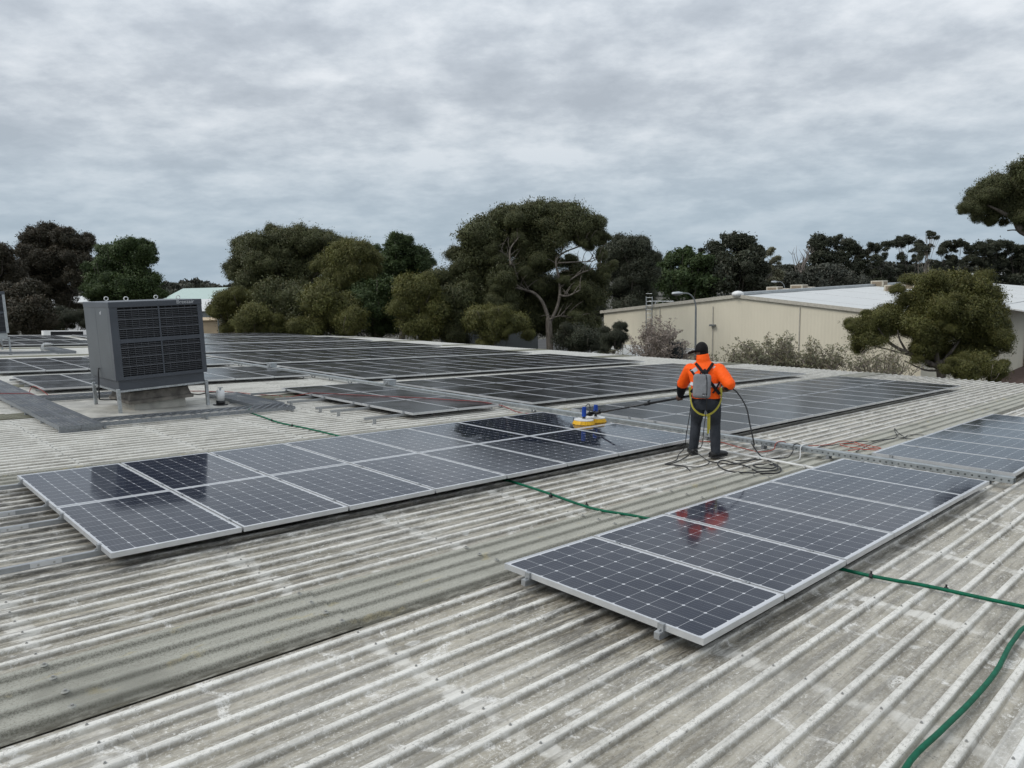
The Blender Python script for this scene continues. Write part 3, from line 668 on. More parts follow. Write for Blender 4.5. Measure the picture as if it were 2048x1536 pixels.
# ================================================================== WALKWAYS AROUND THE COOLER
def plank(name, x0, x1, y0, y1, z, mat, parent, along):
    g = MB(); g.box((x0, y0, z - .003), (x1, y1, z)); o = g.build('grating', mat, parent)
    g = MB(); t = .004; d = .055
    if along == 'y': g.box((x0 - t, y0, z - d), (x0, y1, z + .004)); g.box((x1, y0, z - d), (x1 + t, y1, z + .004)); g.box((x0, y0 - t, z - d), (x1, y0, z + .002))
    else: g.box((x0, y0 - t, z - d), (x1, y0, z + .004)); g.box((x0, y1, z - d), (x1, y1 + t, z + .004)); g.box((x1, y0, z - d), (x1 + t, y1, z + .002))
    g.build('side_channel', M['galv_walk'], parent)
    g = MB(); n = max(2, int((y1 - y0 if along == 'y' else x1 - x0) / 1.2))
    for i in range(n + 1):
        if along == 'y': y = y0 + .05 + (y1 - y0 - .1) * i / n; g.box((x0, y - .02, -.1215), (x1, y + .02, z - d))
        else: x = x0 + .05 + (x1 - x0 - .1) * i / n; g.box((x - .02, y0, -.1215), (x + .02, y1, z - d))
    g.build('bearer', M['galv_dark'], parent)
wk = empty('roof_walkway'); on_roof(wk); tag(wk, 'galvanised mesh walkway framing the large cooler and running off left', 'walkway')
plank('w', -.93, -.645, 10.37, 20.0, -.02, M['plank'], wk, 'y'); plank('w', -.635, -.35, 10.37, 20.0, -.02, M['plank'], wk, 'y')
plank('w', -.33, 2.95, 10.50, 11.05, -.03, M['diamond'], wk, 'x'); plank('w', -.33, 2.40, 14.30, 14.85, -.03, M['diamond'], wk, 'x'); plank('w', 2.42, 3.02, 11.07, 13.3, -.025, M['plank'], wk, 'y')
wk2 = empty('roof_walkway'); on_roof(wk2); tag(wk2, 'short mesh walkway around the second cooler at the left edge', 'walkway')
plank('w', .2, 3.3, 29.6, 30.1, -.03, M['diamond'], wk2, 'x'); plank('w', 3.32, 3.85, 29.7, 33.0, -.03, M['plank'], wk2, 'y')

# ================================================================== EVAPORATIVE COOLERS
def cooler():
    e = empty('evaporative_cooler'); X, Yh = .80, .80
    z0, z1, z2 = .45, .63, 2.02
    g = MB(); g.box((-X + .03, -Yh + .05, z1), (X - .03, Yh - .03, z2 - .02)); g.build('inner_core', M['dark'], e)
    g = MB(); g.box((-X, -Yh + .13, z1), (-X + .028, .05, z2 - .10)); g.box((-X, .056, z1), (-X + .028, Yh, z2 - .10)); g.box((X - .028, -Yh + .06, z1), (X, Yh, z2 - .1)); g.box((-X + .028, Yh - .028, z1), (X - .028, Yh, z2 - .1)); bevel(g.build('side_panel', M['cabinet_side'], e), .004)
    g = MB(); g.box((-X - .006, -Yh - .004, z2 - .105), (X + .006, Yh + .006, z2)); o = bevel(g.build('top_hood', M['cabinet'], e), .01)
    for i in range(9): s = MB(); s.cyl((0, 0, 0), .008, .006, 8)
    for x0, x1, nm in ((-X, -X + .13, 'corner_post'), (X - .085, X, 'corner_post')):
        g = MB(); g.box((x0, -Yh, z1), (x1, -Yh + .13, z2 - .105)); bevel(g.build(nm, M['cabinet'], e), .004)
    a, b = -X + .13, X - .085
    g = MB(); g.box((a, -Yh, 1.285), (b, -Yh + .05, 1.36)); g.build('middle_rail', M['cabinet'], e)
    g = MB(); g.box((a, -Yh, z1), (b, -Yh + .05, .690)); g.build('bottom_rail', M['cabinet'], e)
    sl = MB(); sl.add([(a, -Yh + .012, .010), (b, -Yh + .012, .010), (b, -Yh + .045, -.010), (a, -Yh + .045, -.010), (a, -Yh + .012, .016), (b, -Yh + .012, .016), (b, -Yh + .045, -.004), (a, -Yh + .045, -.004)], ((3, 2, 1, 0), (4, 5, 6, 7), (0, 1, 5, 4), (1, 2, 6, 5), (2, 3, 7, 6), (3, 0, 4, 7)))
    sm = sl.mesh('louvre_slat', M['slat'])
    st = MB(); st.add([(a, -Yh + .006, .013), (b, -Yh + .006, .013), (b, -Yh + .05, -.010), (a, -Yh + .05, -.010), (a, -Yh + .006, .028), (b, -Yh + .006, .028), (b, -Yh + .05, .000), (a, -Yh + .05, .000)], ((3, 2, 1, 0), (4, 5, 6, 7), (0, 1, 5, 4), (1, 2, 6, 5), (2, 3, 7, 6), (3, 0, 4, 7)))
    stm = st.mesh('louvre_slat', M['slat'])
    for zb, zt in ((.690, 1.285), (1.36, z2 - .105)):
        n = int((zt - zb - .02) / .0335)
        for i in range(n): s = link('louvre_slat', stm if i % 5 == 4 else sm, e); s.location = (0, 0, zb + .022 + i * .0335)
        g = MB(); xm = (a + b) / 2; g.box((xm - .013, -Yh + .003, zb), (xm + .013, -Yh + .03, zt)); g.build('mullion', M['cabinet'], e)
        g = MB()
        for i in range(1, 12):
            x = a + (b - a) * i / 12
            if i != 6: g.box((x - .002, -Yh + .001, zb), (x + .002, -Yh + .005, zt))
        o = g.build('guard_wires', M['slat'], e); o['kind'] = 'stuff'
    g = MB(); g.box((-X + .045, -Yh + .045, z0), (X - .05, Yh - .045, z1)); bevel(g.build('base_pan', M['cabinet'], e), .006)
    g = MB()
    for s_ in (-1, 1): g.box((-X + .02, s_ * (Yh - .06) - .02, z0 - .035), (X - .02, s_ * (Yh - .06) + .02, z0)); g.box((s_ * (X - .05) - .02, -Yh + .08, z0 - .036), (s_ * (X - .05) + .02, Yh - .08, z0 - .001))
    g.build('stand_frame', M['galv'], e)
    for sx in (-1, 1):
        for sy in (-1, 1): g = MB(); g.box((sx * (X - .025) - .028, sy * (Yh - .04) - .028, -.02), (sx * (X - .025) + .028, sy * (Yh - .04) + .028, z0 + .03)); bevel(g.build('leg', M['galv'], e), .004)
    # stained duct and flange under the body
    g = MB(); g.box((-.44, -.46, .30), (.44, .46, z0 + .005)); g.build('duct_neck', M['duct'], e)
    g = MB(); g.loft((((0, 0, .150), (.56, .56, 0), (-.58, .58, 0)), ((0, 0, .205), (.57, .57, 0), (-.59, .59, 0)), ((0, 0, .23), (.53, .53, 0), (-.55, .55, 0)), ((0, 0, .335), (.50, .50, 0), (-.52, .52, 0)), ((0, 0, .36), (.50, .50, 0), (-.52, .52, 0))), 4); o = g.build('duct_flange', M['duct'], e); o.rotation_euler.z = 0
    g = MB(); g.box((-.46, -.48, -.04), (.46, .48, .155)); g.build('duct_base', M['whitepan'], e)
    for x, y in ((-.45, -.6), (.45, -.6), (-.45, .6), (.45, .6)):
        g = MB(); pts = [(x + .035 * math.cos(t), y, z2 + .045 + .035 * math.sin(t)) for t in np.linspace(0, 2 * math.pi, 15)]; g.tube(pts, .009, 6); g.cyl((x, y, z2 - .002), .012, .02, 8); g.build('lifting_eye', M['white'], e, True)
    t = link('brand_lettering', text_mesh('Breezair', .095, .002), e); t.data.materials.append(M['lettering']); t.rotation_euler = (R_(90), 0, 0); t.location = (X - .46, -Yh - .0065, z2 - .072); t['label'] = 'silver lettering on the top band of the cooler'
    g = MB(); g.box((-X - .004, -.30, 1.80), (-X - .001, -.22, 1.815)); g.box((-X - .004, -.30, 1.82), (-X - .001, -.28, 1.86)); g.box((-X - .004, -.27, 1.82), (-X - .001, -.25, 1.845)); g.box((-X - .004, -.24, 1.82), (-X - .001, -.22, 1.84)); g.build('side_badge', M['lettering'], e)
    return e
base = r2w((1.155, 12.79, -.118))
ac = cooler(); ac.location = (base.x, base.y, base.z); tag(ac, 'large charcoal louvred cooler on galvanised legs over a stained duct', 'cooler', 'rooftop evaporative coolers')
ac2 = copy_tree(ac); b2 = r2w((1.16, 31.9, -.118)); ac2.location = b2; ac2.scale = (1.05, 1.05, 1.12); tag(ac2, 'second charcoal cooler cut off by the left edge of the photo', 'cooler', 'rooftop evaporative coolers')
for ch in ac2.children:
    if ch.name.startswith('base_pan') or ch.name.startswith('corner_post'):
        ch.data = ch.data.copy(); ch.data.materials[0] = M['galv']
g = MB(); g.box((-.30, 11.10, -.126), (2.95, 14.28, -.1145)); o = g.build('roof_pan', M['whitepan']); on_roof(o); tag(o, 'flat stained white roof pan under the large cooler', 'roof pan')
# hoses and fittings at the cooler
def cable(name, pts, r, mat, label, cat, roof=True, sub=6, z=None, n=8):
    P = [(p[0], p[1], (p[2] if len(p) > 2 else (z if z is not None else -.121 + r))) for p in pts]
    g = MB(); g.tube(smooth_path(P, sub), r, n); o = g.build(name, mat, None, True)
    if roof: on_roof(o)
    return tag(o, label, cat)
cable('black_pipe', ((.30, 13.0, .62), (.27, 12.9, .60), (.26, 12.85, .45), (.26, 12.85, .12), (.30, 12.85, .05), (.60, 12.7, .05)), .012, M['black'], 'thin black pipe bending down the left side of the large cooler', 'pipe')
cable('black_drain_hose', ((1.45, 12.9, .22), (1.75, 12.75, .10), (2.0, 12.7, .05), (2.10, 12.45, .10), (2.30, 12.3, .10), (2.34, 12.28, -.05)), .012, M['black'], 'black hose from the cooler duct to the white canister', 'hose')
cable('white_drain_pipe', ((1.72, 13.1, .36), (1.80, 13.05, .25), (1.83, 13.0, .10), (1.80, 12.95, -.10)), .022, M['pvc'], 'bent white drain pipe right of the cooler duct', 'pipe')
cn = empty('drain_canister'); on_roof(cn, (2.20, 12.1, -.1145)); tag(cn, 'small white canister with black foot beside the large cooler', 'canister')
g = MB(); g.cyl((0, 0, 0), .14, .012, 18); g.cyl((0, 0, .012), .082, .075, 18); g.build('foot', M['black'], cn, True)
g = MB(); g.cyl((0, 0, .087), .075, .20, 20); g.build('barrel', M['white'], cn, True)
g = MB(); g.cyl((0, 0, .287), .018, .05, 10); g.box((-.05, -.008, .33), (.05, .008, .345)); g.build('tap', M['galv'], cn)
g = MB(); g.loft((((0, 0, 0), (.05, 0, 0), (0, .05, 0)), ((0, 0, .06), (.035, 0, 0), (0, .035, 0)), ((0, 0, .1), (.018, 0, 0), (0, .018, 0)), ((0, 0, .14), (.024, 0, 0), (0, .024, 0)), ((0, 0, .17), (.006, 0, 0), (0, .006, 0))), 12); o = g.build('black_valve', M['black'], None, True); on_roof(o, (2.25, 14.0, -.03)); tag(o, 'small black valve knob on the walkway behind the large cooler', 'valve')
g = MB(); g.tube(((0, 0, 0), (0, 0, .26), (.04, 0, .30), (.3, .1, .30)), .05, 12); g.cyl((0, 0, -.01), .11, .02, 14); o = g.build('white_vent_pipe', M['pvc'], None, True); on_roof(o, (3.0, 31.0, -.121)); tag(o, 'bent white pipe beside the second cooler at the far left', 'pipe')
# items on the far roof end
g = MB(); g.box((0, 0, 0), (2.2, .5, .30)); g.box((.35, -.004, .05), (2.0, 0, .26), 1); o = g.build('low_vent_box', [M['white'], M['dark']]); on_roof(o, (6.1, 46.2, -.12)); tag(o, 'low white box with dark slot at the far roof end left of the cooler', 'vent')

# ================================================================== HOSES AND CORDS ON THE ROOF
gh = [(2.30, 11.0, -.05), (2.20, 10.8, -.105), (2.12, 10.0), (2.04, 9.28), (2.10, 8.6), (2.15, 7.9), (2.16, 7.2), (2.15, 6.0), (2.15, 5.0), (2.13, 3.9), (2.05, 3.2), (2.0, 2.7), (1.98, 2.37), (2.08, 2.0), (2.12, 1.6), (2.10, .8), (2.09, .04), (2.15, -.25), (2.22, -.49), (2.27, -.85), (2.31, -1.2), (2.36, -1.55), (2.26, -1.72), (2.12, -1.55), (1.98, -1.20), (1.62, -1.16), (1.08, -1.19), (.60, -1.185), (.21, -1.165), (-.26, -1.15), (-.8, -1.25), (-1.4, -1.7), (-2.0, -2.9)]
gh = [(p[0] + random.uniform(-.018, .018), p[1], *p[2:]) for p in gh]
cable('green_hose', gh, .0135, M['hose'], 'long green hose crossing the roof under the arrays to the near corner', 'hose', n=12)
for x, y, l in ((2.06, 9.6, 'black clip on the green hose nearest the large cooler'), (2.07, 8.9, 'black clip on the green hose just before the long array'), (2.0, 3.05, 'black clip on the green hose as it leaves the long array'), (1.985, 2.55, 'black clip on the green hose above the skylight strip'), (2.12, -.15, 'black clip on the green hose at the edge of the nearest array'), (2.24, -.62, 'black clip on the green hose near the right edge')):
    g = MB(); g.tube(((x - .0, y - .012, -.1075), (x, y + .012, -.1075)), .0185, 10); g.box((x - .004, y - .006, -.094), (x + .004, y + .006, -.070)); o = g.build('hose_clip', M['black']); on_roof(o, (random.uniform(-.01, .01), 0, 0)); tag(o, l, 'clip', 'clips on the green hose')
red1 = [(-.98, 15.8, -.01), (-.85, 15.49, -.008), (-.62, 15.32, -.008), (-.39, 15.09, -.008), (-.33, 14.75, -.09), (-.27, 14.6), (-.15, 14.9), (-.05, 15.3), (.02, 15.75), (-.05, 16.1, -.02), (-.12, 16.4, .01), (-.25, 16.1), (-.35, 15.6), (-.1, 15.5), (.09, 15.6), (.39, 15.52), (.76, 15.35), (1.5, 15.2), (2.4, 14.9), (3.0, 14.37), (3.17, 14.25), (3.35, 13.83), (3.44, 13.5), (3.55, 13.2), (3.75, 12.9), (3.87, 12.5), (4.05, 12.0, .0), (4.29, 11.67, .012), (4.67, 11.05, .012), (5.19, 10.29, .012), (5.5, 9.8, .012), (5.75, 9.25, .012), (6.02, 8.72, .012), (6.18, 8.30, -.03), (6.22, 7.9), (6.24, 7.5)]
cable('red_cord', red1, .008, M['red_cord'], 'faded red cord trailing from the left walkway over the small dark array', 'cord')
cable('orange_cord', [(6.15, 4.2), (6.22, 3.89), (6.28, 3.78), (6.37, 3.61, -.105), (6.31, 3.37), (6.2, 3.09), (6.15, 2.85), (6.30, 2.72, -.08), (6.36, 2.72, -.01), (6.50, 2.74, .01), (6.66, 2.73, -.01), (6.9, 2.72), (7.2, 2.60), (7.6, 2.45), (7.98, 2.46), (8.13, 2.34), (8.0, 2.11), (7.90, 1.82), (7.76, 1.9), (7.94, 2.2), (7.76, 2.36), (7.6, 2.2), (7.60, 1.99), (7.30, 2.06), (7.55, 1.97), (7.71, 1.75)], .0065, M['orange_cord'], 'orange cord looping over the cable tray right of the worker', 'cord')
cable('black_lead', [(5.3, 2.75), (5.7, 2.55), (5.94, 2.46), (6.1, 2.40), (6.3, 2.43, -.06), (6.36, 2.46, -.01), (6.5, 2.50, .008), (6.64, 2.50, -.01), (6.9, 2.5), (7.36, 2.44), (7.58, 2.39), (8.07, 2.31), (8.47, 2.14), (8.96, 2.02), (9.29, 2.05), (9.7, 2.22), (9.9, 2.30, -.08), (9.75, 2.2), (9.3, 1.95), (9.14, 1.86), (9.3, 1.72)], .007, M['black'], 'black lead crossing the cable tray towards the right-hand array', 'cord')
cable('black_lead', [(7.30, 1.95), (7.82, 2.01), (8.3, 2.05), (8.78, 2.03), (9.25, 1.94), (9.6, 1.96), (9.81, 1.75)], .0065, M['black'], 'second black lead lying among the orange coil beside the right-hand array', 'cord')
cable('grey_lead', [(5.66, 2.25), (5.97, 2.22), (6.2, 2.28), (6.34, 2.34, -.05), (6.4, 2.36, .008), (6.62, 2.38, .008), (6.8, 2.42, -.08), (7.15, 2.47), (7.35, 2.5)], .007, M['pvc'], 'pale grey lead crossing the cable tray beside the black one', 'cord')

# ================================================================== THE WORKER AND THE ROTARY BRUSH
def solid(name, mb, mats, parent, voxel, smooth=4):   # fuse overlapping lofts into one continuous skin
    me = mb.mesh('tmp', mats if not isinstance(mats, (list, tuple)) else mats[0]); o = link('tmp', me)
    r = o.modifiers.new('r', 'REMESH'); r.mode = 'VOXEL'; r.voxel_size = voxel
    if smooth: s = o.modifiers.new('s', 'SMOOTH'); s.iterations = smooth; s.factor = .5
    dg = bpy.context.evaluated_depsgraph_get(); me2 = bpy.data.meshes.new_from_object(o.evaluated_get(dg)); bpy.data.objects.remove(o)
    me2.materials.clear()
    for mt in (mats if isinstance(mats, (list, tuple)) else [mats]): me2.materials.append(mt)
    me2.polygons.foreach_set('use_smooth', [True] * len(me2.polygons)); return link(name, me2, parent)
def limb(mb, pts, rs, n=12): mb.tube(smooth_path(pts, 4), list(np.interp(np.linspace(0, 1, (len(pts) - 1) * 4 + 1), np.linspace(0, 1, len(rs)), rs)), n); [mb.ball(p, r * .99, 10) for p, r in zip(pts, np.interp(np.linspace(0, 1, len(pts)), np.linspace(0, 1, len(rs)), rs))]
def cloth(name, col, rough=.75, var=.18):
    t = MT(name); n = t.noise(t.obj(), 9, 5, .6); t.base(t.mix(t.step(n, .3, .7), tuple(c * (1 - var) for c in col), tuple(min(1, c * (1 + var)) for c in col))); t.p(Roughness=rough, Specular_IOR_Level=.2)
    f = t.noise(t.scale(t.obj(), (1, 1, .6)), 16, 4, .6, 1.2); t.bump(f, .7, .02); return t.m
C_ = dict(orange=cloth('hi_vis_orange', (.98, .112, .006), .6, .06), navy=cloth('black_workwear', (.010, .010, .012)), jeans=cloth('charcoal_trousers', (.034, .038, .046), .85), cap=cloth('black_cap', (.008, .0075, .008)),
          pack=cloth('grey_pack', (.20, .205, .215), .6, .06), skin=plain('skin', (.10, .055, .038), .55), boot=plain('black_boot', (.010, .010, .011), .5), strap=plain('yellow_webbing', (.36, .32, .04), .8), reflect=plain('silver_reflective_tape', (.52, .53, .55), .35), sole=plain('boot_sole', (.03, .03, .03), .8))
pw = empty('person'); pb = r2w((5.33, 3.24, -.121)); pw.location = pb
d = at(1408, 900, 1.0) - CW; yaw = math.atan2(d[1], d[0]) - math.pi / 2; pw.rotation_euler.z = yaw
tag(pw, 'person in orange hi-vis jacket, dark trousers and black cap, back turned, holding a pole', 'person')
PM = Matrix.Translation(pb) @ Matrix.Rotation(yaw, 4, 'Z'); PI_ = PM.inverted()
# brush position in the worker's frame, so that the pole runs from brush to both hands
yoke = PI_ @ r2w((5.74, 5.66, .125)); hr = Vector((.265, -.005, .93)); pdir = (hr - yoke); hl = yoke + pdir * .705
LS, RS = Vector((-.205, .17, 1.185)), Vector((.175, .05, 1.20)); LE, RE = Vector((-.315, .30, .95)), Vector((.315, -.16, 1.02))
def wrist(e_, h): return h + (e_ - h).normalized() * .075
LWr, RWr = wrist(LE, hl), wrist(RE, hr)
pel = Vector((.015, -.02, .78)); chest = Vector((-.01, .08, 1.12)); neck = Vector((-.03, .13, 1.28)); head = Vector((-.055, .17, 1.435))
LA, LK, LH_ = Vector((-.150, .06, .10)), Vector((-.120, .07, .44)), Vector((-.085, -.005, .74)); RA, RK, RH_ = Vector((.145, -.08, .09)), Vector((.135, .00, .43)), Vector((.110, -.02, .74))
b = MB()
b.loft(((pel + Vector((0, 0, -.05)), (.145, 0, 0), (0, .09, 0)), (pel + Vector((0, .01, .1)), (.14, 0, 0), (0, .09, 0)), (chest, (.16, 0, 0), (0, .10, 0)), (Vector((-.02, .11, 1.22)), (.15, 0, 0), (0, .085, 0)), (neck, (.055, 0, 0), (0, .055, 0))), 18)
limb(b, (neck - Vector((0, .02, .06)), neck + Vector((-.005, .01, .04)), head - Vector((.01, .02, .06))), (.058, .052, .05))
b.ball(head, (.076, .092, .108), 18)
hd = Vector((-.95, .30, -.12)).normalized()      # where the head looks: down to the brush
b.ball(head + hd * .086 + Vector((0, 0, -.012)), (.016, .016, .022), 8); b.ball(head + hd * .072 + Vector((0, 0, -.085)), (.034, .034, .028), 10)
sdv = Vector((hd.y, -hd.x, 0)).normalized()
for s_ in (-1, 1): b.ball(head + sdv * .080 * s_ + Vector((0, 0, -.01)), (.014, .018, .030), 8)
for S0, E0, W0, H0 in ((LS, LE, LWr, hl), (RS, RE, RWr, hr)):
    limb(b, (S0, E0, W0), (.052, .042, .028)); limb(b, (W0, W0.lerp(H0, .6)), (.028, .030))
for H0, A0, K0 in ((LH_, LA, LK), (RH_, RA, RK)): limb(b, (H0, K0, A0), (.082, .055, .038)); limb(b, (A0, A0 + Vector((0, .02, -.05))), (.04, .04))
# hands: palm beside the pole, four curled fingers of different length and a thumb from the palm's side
ax = pdir.normalized()
for H0, W0, fl in ((hl, LWr, 1), (hr, RWr, -1)):
    back = (W0 - H0); back = (back - ax * back.dot(ax)).normalized(); oth = ax.cross(back)
    c0 = H0 + back * .030
    b.loft(((c0 - ax * .042, back * .013, oth * .030), (c0, back * .016, oth * .034), (c0 + ax * .042, back * .013, oth * .030)), 10)
    for k, ln in enumerate((3.9, 4.3, 4.1, 3.4)):
        off = ax * (-.033 + .022 * k); pts = []
        for q in range(9): t = .5 + ln * q / 8; pts.append(H0 + off + (back * math.cos(t) + oth * math.sin(t)) * (.0295 if q < 7 else .028))
        b.tube(pts, [.0095] * 6 + [.009, .008, .0065], 8)
    pts = [c0 - ax * .030 * fl, H0 + back * .030 - oth * .024 - ax * .048 * fl, H0 - oth * .031 - ax * .045 * fl + back * .004, H0 - oth * .024 - back * .020 - ax * .036 * fl]
    b.tube(smooth_path(pts, 3), .0105, 8)
solid('body', b, C_['skin'], pw, .0065, 2)
# trousers
b = MB()
b.loft((((.012, -.03, .66), (.155, 0, 0), (0, .115, 0)), ((.012, -.03, .76), (.185, 0, 0), (0, .135, 0)), ((.012, -.01, .88), (.165, 0, 0), (0, .115, 0))), 20)
for H0, A0, K0 in ((LH_, LA, LK), (RH_, RA, RK)):
    limb(b, (H0 + Vector((0, 0, -.02)), H0.lerp(K0, .5) + Vector((0, -.012, 0)), K0, K0.lerp(A0, .45) + Vector((0, -.022, 0)), A0 + Vector((0, -.005, .0)), A0 + Vector((0, 0, -.02))), (.108, .094, .074, .072, .064, .062), 14)
    for q in range(5): t = q / 5; p = K0.lerp(A0, .55 + .42 * t); b.loft(((p + Vector((0, 0, .012)), (.060, 0, 0), (0, .060, 0)), (p, (.072 + random.uniform(-.004, .004), 0, 0), (0, .070, 0)), (p + Vector((0, 0, -.012)), (.060, 0, 0), (0, .06, 0))), 12)
solid('trousers', b, C_['jeans'], pw, .011, 3)
# jacket: orange body and upper sleeves, black hem and cuffs
b = MB()
b.loft((((.012, -.01, .80), (.190, 0, 0), (0, .135, 0)), ((.012, .0, .90), (.195, 0, 0), (0, .142, 0)), ((.0, .04, 1.02), (.205, 0, 0), (0, .148, 0)), ((-.01, .085, 1.14), (.222, .01, 0), (0, .145, 0)), ((-.015, .11, 1.22), (.205, -.03, 0), (0, .125, 0)), ((-.02, .125, 1.275), (.135, -.02, 0), (0, .10, 0)), ((-.03, .13, 1.31), (.085, 0, 0), (0, .085, 0))), 24)
b.loft(((neck + Vector((0, -.01, -.03)), (.088, 0, 0), (0, .088, 0)), (neck + Vector((-.005, 0, .05)), (.094, 0, 0), (0, .092, 0)), (neck + Vector((-.014, .02, .120)), (.082, 0, .012), (0, .086, 0))), 16)
for S0, E0, W0 in ((LS, LE, LWr), (RS, RE, RWr)):
    m_ = E0.lerp(W0, .10); limb(b, (S0 + Vector((-.0, 0, -.01)), S0.lerp(E0, .5), E0, m_), (.096, .088, .078, .066), 14)
    for q in range(4): p = S0.lerp(E0, .45 + .17 * q); a_ = (E0 - S0).normalized(); s1_ = a_.cross(Vector((0, 1, .2))).normalized(); s2_ = a_.cross(s1_); b.loft(((p - a_ * .014, s1_ * .07, s2_ * .07), (p, s1_ * (.088 + .003 * (q % 2)), s2_ * .086), (p + a_ * .014, s1_ * .07, s2_ * .07)), 12)
solid('jacket', b, C_['orange'], pw, .011, 3)
b = MB(); b.loft((((.012, -.018, .715), (.178, 0, 0), (0, .128, 0)), ((.012, -.012, .76), (.194, 0, 0), (0, .140, 0)), ((.012, -.01, .815), (.193, 0, 0), (0, .139, 0))), 24); solid('jacket_hem', b, C_['navy'], pw, .011, 2)
for E0, W0 in ((LE, LWr), (RE, RWr)): b = MB(); limb(b, (E0.lerp(W0, .06), E0.lerp(W0, .55), W0), (.079, .066, .048), 14); solid('cuff', b, C_['navy'], pw, .010, 2)
# cap
b = MB(); c0 = head + Vector((0, 0, .028)); secs = []
for i in range(8): t = i / 7 * math.pi / 2; secs.append((c0 + Vector((0, 0, .105 * math.sin(t))), Vector((.088, 0, 0)) * max(math.cos(t), .05), Vector((0, .104, 0)) * max(math.cos(t), .05)))
secs.insert(0, (c0 + Vector((0, 0, -.03)), (.086, 0, 0), (0, .102, 0))); b.loft(secs, 20)
bz = c0 + Vector((0, 0, -.022)); b.loft(((bz + hd * .05 + Vector((0, 0, .01)), sdv * .078, Vector((0, 0, .018))), (bz + hd * .10 + Vector((0, 0, .004)), sdv * .080 + Vector((0, 0, -.010)), Vector((0, 0, .014))), (bz + hd * .165 + Vector((0, 0, -.010)), sdv * .064 + Vector((0, 0, -.014)), Vector((0, 0, .012))), (bz + hd * .195 + Vector((0, 0, -.020)), sdv * .032, Vector((0, 0, .008)))), 14)
b.build('cap', C_['cap'], pw, True)
b = MB(); b.ball(head - hd * .012 + Vector((0, 0, -.012)), (.0785, .095, .095), 16); b.ball(head - hd * .02 + Vector((0, -.01, -.065)), (.060, .070, .05), 12); b.build('hair', C_['cap'], pw, True)
# boots
for A0, dr in ((LA, Vector((-.25, .97, 0)).normalized()), (RA, Vector((.72, .69, 0)).normalized())):
    b = MB(); sd = Vector((dr.y, -dr.x, 0)); f0 = Vector((A0.x, A0.y, 0)); U = Vector((0, 0, 1)); sd = sd * 1.12; dr = dr * 1.1
    limb(b, (A0 + U * .03, A0 - U * .02, f0 + U * .055), (.056, .054, .052)); b.loft(((f0 - dr * .085 + U * .045, sd * .036, U * .040), (f0 - dr * .05 + U * .05, sd * .046, U * .046), (f0 + dr * .06 + U * .048, sd * .048, U * .044), (f0 + dr * .14 + U * .038, sd * .050, U * .034), (f0 + dr * .19 + U * .03, sd * .036, U * .024)), 14)
    bo = solid('boot', b, C_['boot'], pw, .009, 2)
    b = MB(); P = [f0 - dr * .088 + sd * .03, f0 - dr * .05 + sd * .048, f0 + dr * .08 + sd * .052, f0 + dr * .16 + sd * .046, f0 + dr * .198, f0 + dr * .16 - sd * .046, f0 + dr * .08 - sd * .050, f0 - dr * .05 - sd * .046, f0 - dr * .088 - sd * .03]
    b.prism([(p.x, p.y) for p in P], 0.0, .020); b.build('sole', C_['sole'], bo)
# reflective tape, harness and pack (on the back, which faces the camera: -y)
def back_y(x, z): return float(np.interp(z, (.80, .90, 1.02, 1.14, 1.22, 1.275), (-.145, -.142, -.108, -.060, -.015, .03))) + .55 * (abs(x) / .25) ** 2.2 * .10 * 1.6
def strip(name, pts, wd, mat, off=.012, th_=.006):
    P = [Vector((x, back_y(x, z) - off, z)) for x, z in pts]; P = smooth_path(P, 4); b = MB(); vs = []
    for i, p in enumerate(P):
        t = (P[min(i + 1, len(P) - 1)] - P[max(i - 1, 0)]).normalized(); nrm = Vector((0, -1, .2)); s1_ = t.cross(nrm).normalized()
        vs += [p + s1_ * wd / 2, p - s1_ * wd / 2, p - s1_ * wd / 2 + nrm * th_, p + s1_ * wd / 2 + nrm * th_]
    fs = [(4 * i + j, 4 * i + (j + 1) % 4, 4 * i + 4 + (j + 1) % 4, 4 * i + 4 + j) for i in range(len(P) - 1) for j in range(4)] + [(3, 2, 1, 0), tuple(range(len(vs) - 4, len(vs)))]
    b.add(vs, fs); return b.build(name, mat, pw)
strip('reflective_tape', ((-.185, 1.165), (-.15, 1.19), (-.115, 1.215)), .055, C_['reflect'], .005)
strip('reflective_tape', ((.10, 1.235), (.135, 1.205), (.16, 1.175)), .055, C_['reflect'], .008)
strip('reflective_tape', ((.06, 1.00), (.12, 1.00), (.185, .995)), .045, C_['reflect'], .010)
strip('reflective_tape', ((-.20, 1.02), (-.165, 1.01), (-.13, 1.00)), .045, C_['reflect'], .010)
strip('harness_strap', ((-.135, 1.285), (-.06, 1.20), (.0, 1.12), (.10, 1.00), (.19, .88)), .040, C_['navy'], .016)
strip('harness_strap', ((.10, 1.29), (.045, 1.21), (-.02, 1.13), (-.11, 1.00), (-.19, .90)), .040, C_['navy'], .020)
strip('harness_strap', ((.19, 1.05), (.15, .97), (.10, .90)), .022, C_['navy'], .016)
strip('pack_strap', ((-.205, 1.20), (-.16, 1.15), (-.12, 1.10)), .028, C_['navy'], .016)
strip('harness_ring_pad', ((-.03, 1.205), (.0, 1.165), (.02, 1.12)), .06, C_['navy'], .024)
def loop(name, pts, r, mat):
    b = MB(); b.tube(smooth_path(pts, 5), r, 8); o = b.build(name, mat, pw, True); return o
leg_pts = [(-.20, -.02, .91), (-.19, -.10, .80), (-.16, -.155, .70), (-.09, -.175, .63), (-.02, -.165, .60), (.03, -.165, .60), (.10, -.185, .64), (.165, -.16, .71), (.205, -.10, .80), (.215, -.02, .90)]
P = smooth_path(leg_pts, 5); b = MB(); vs = []
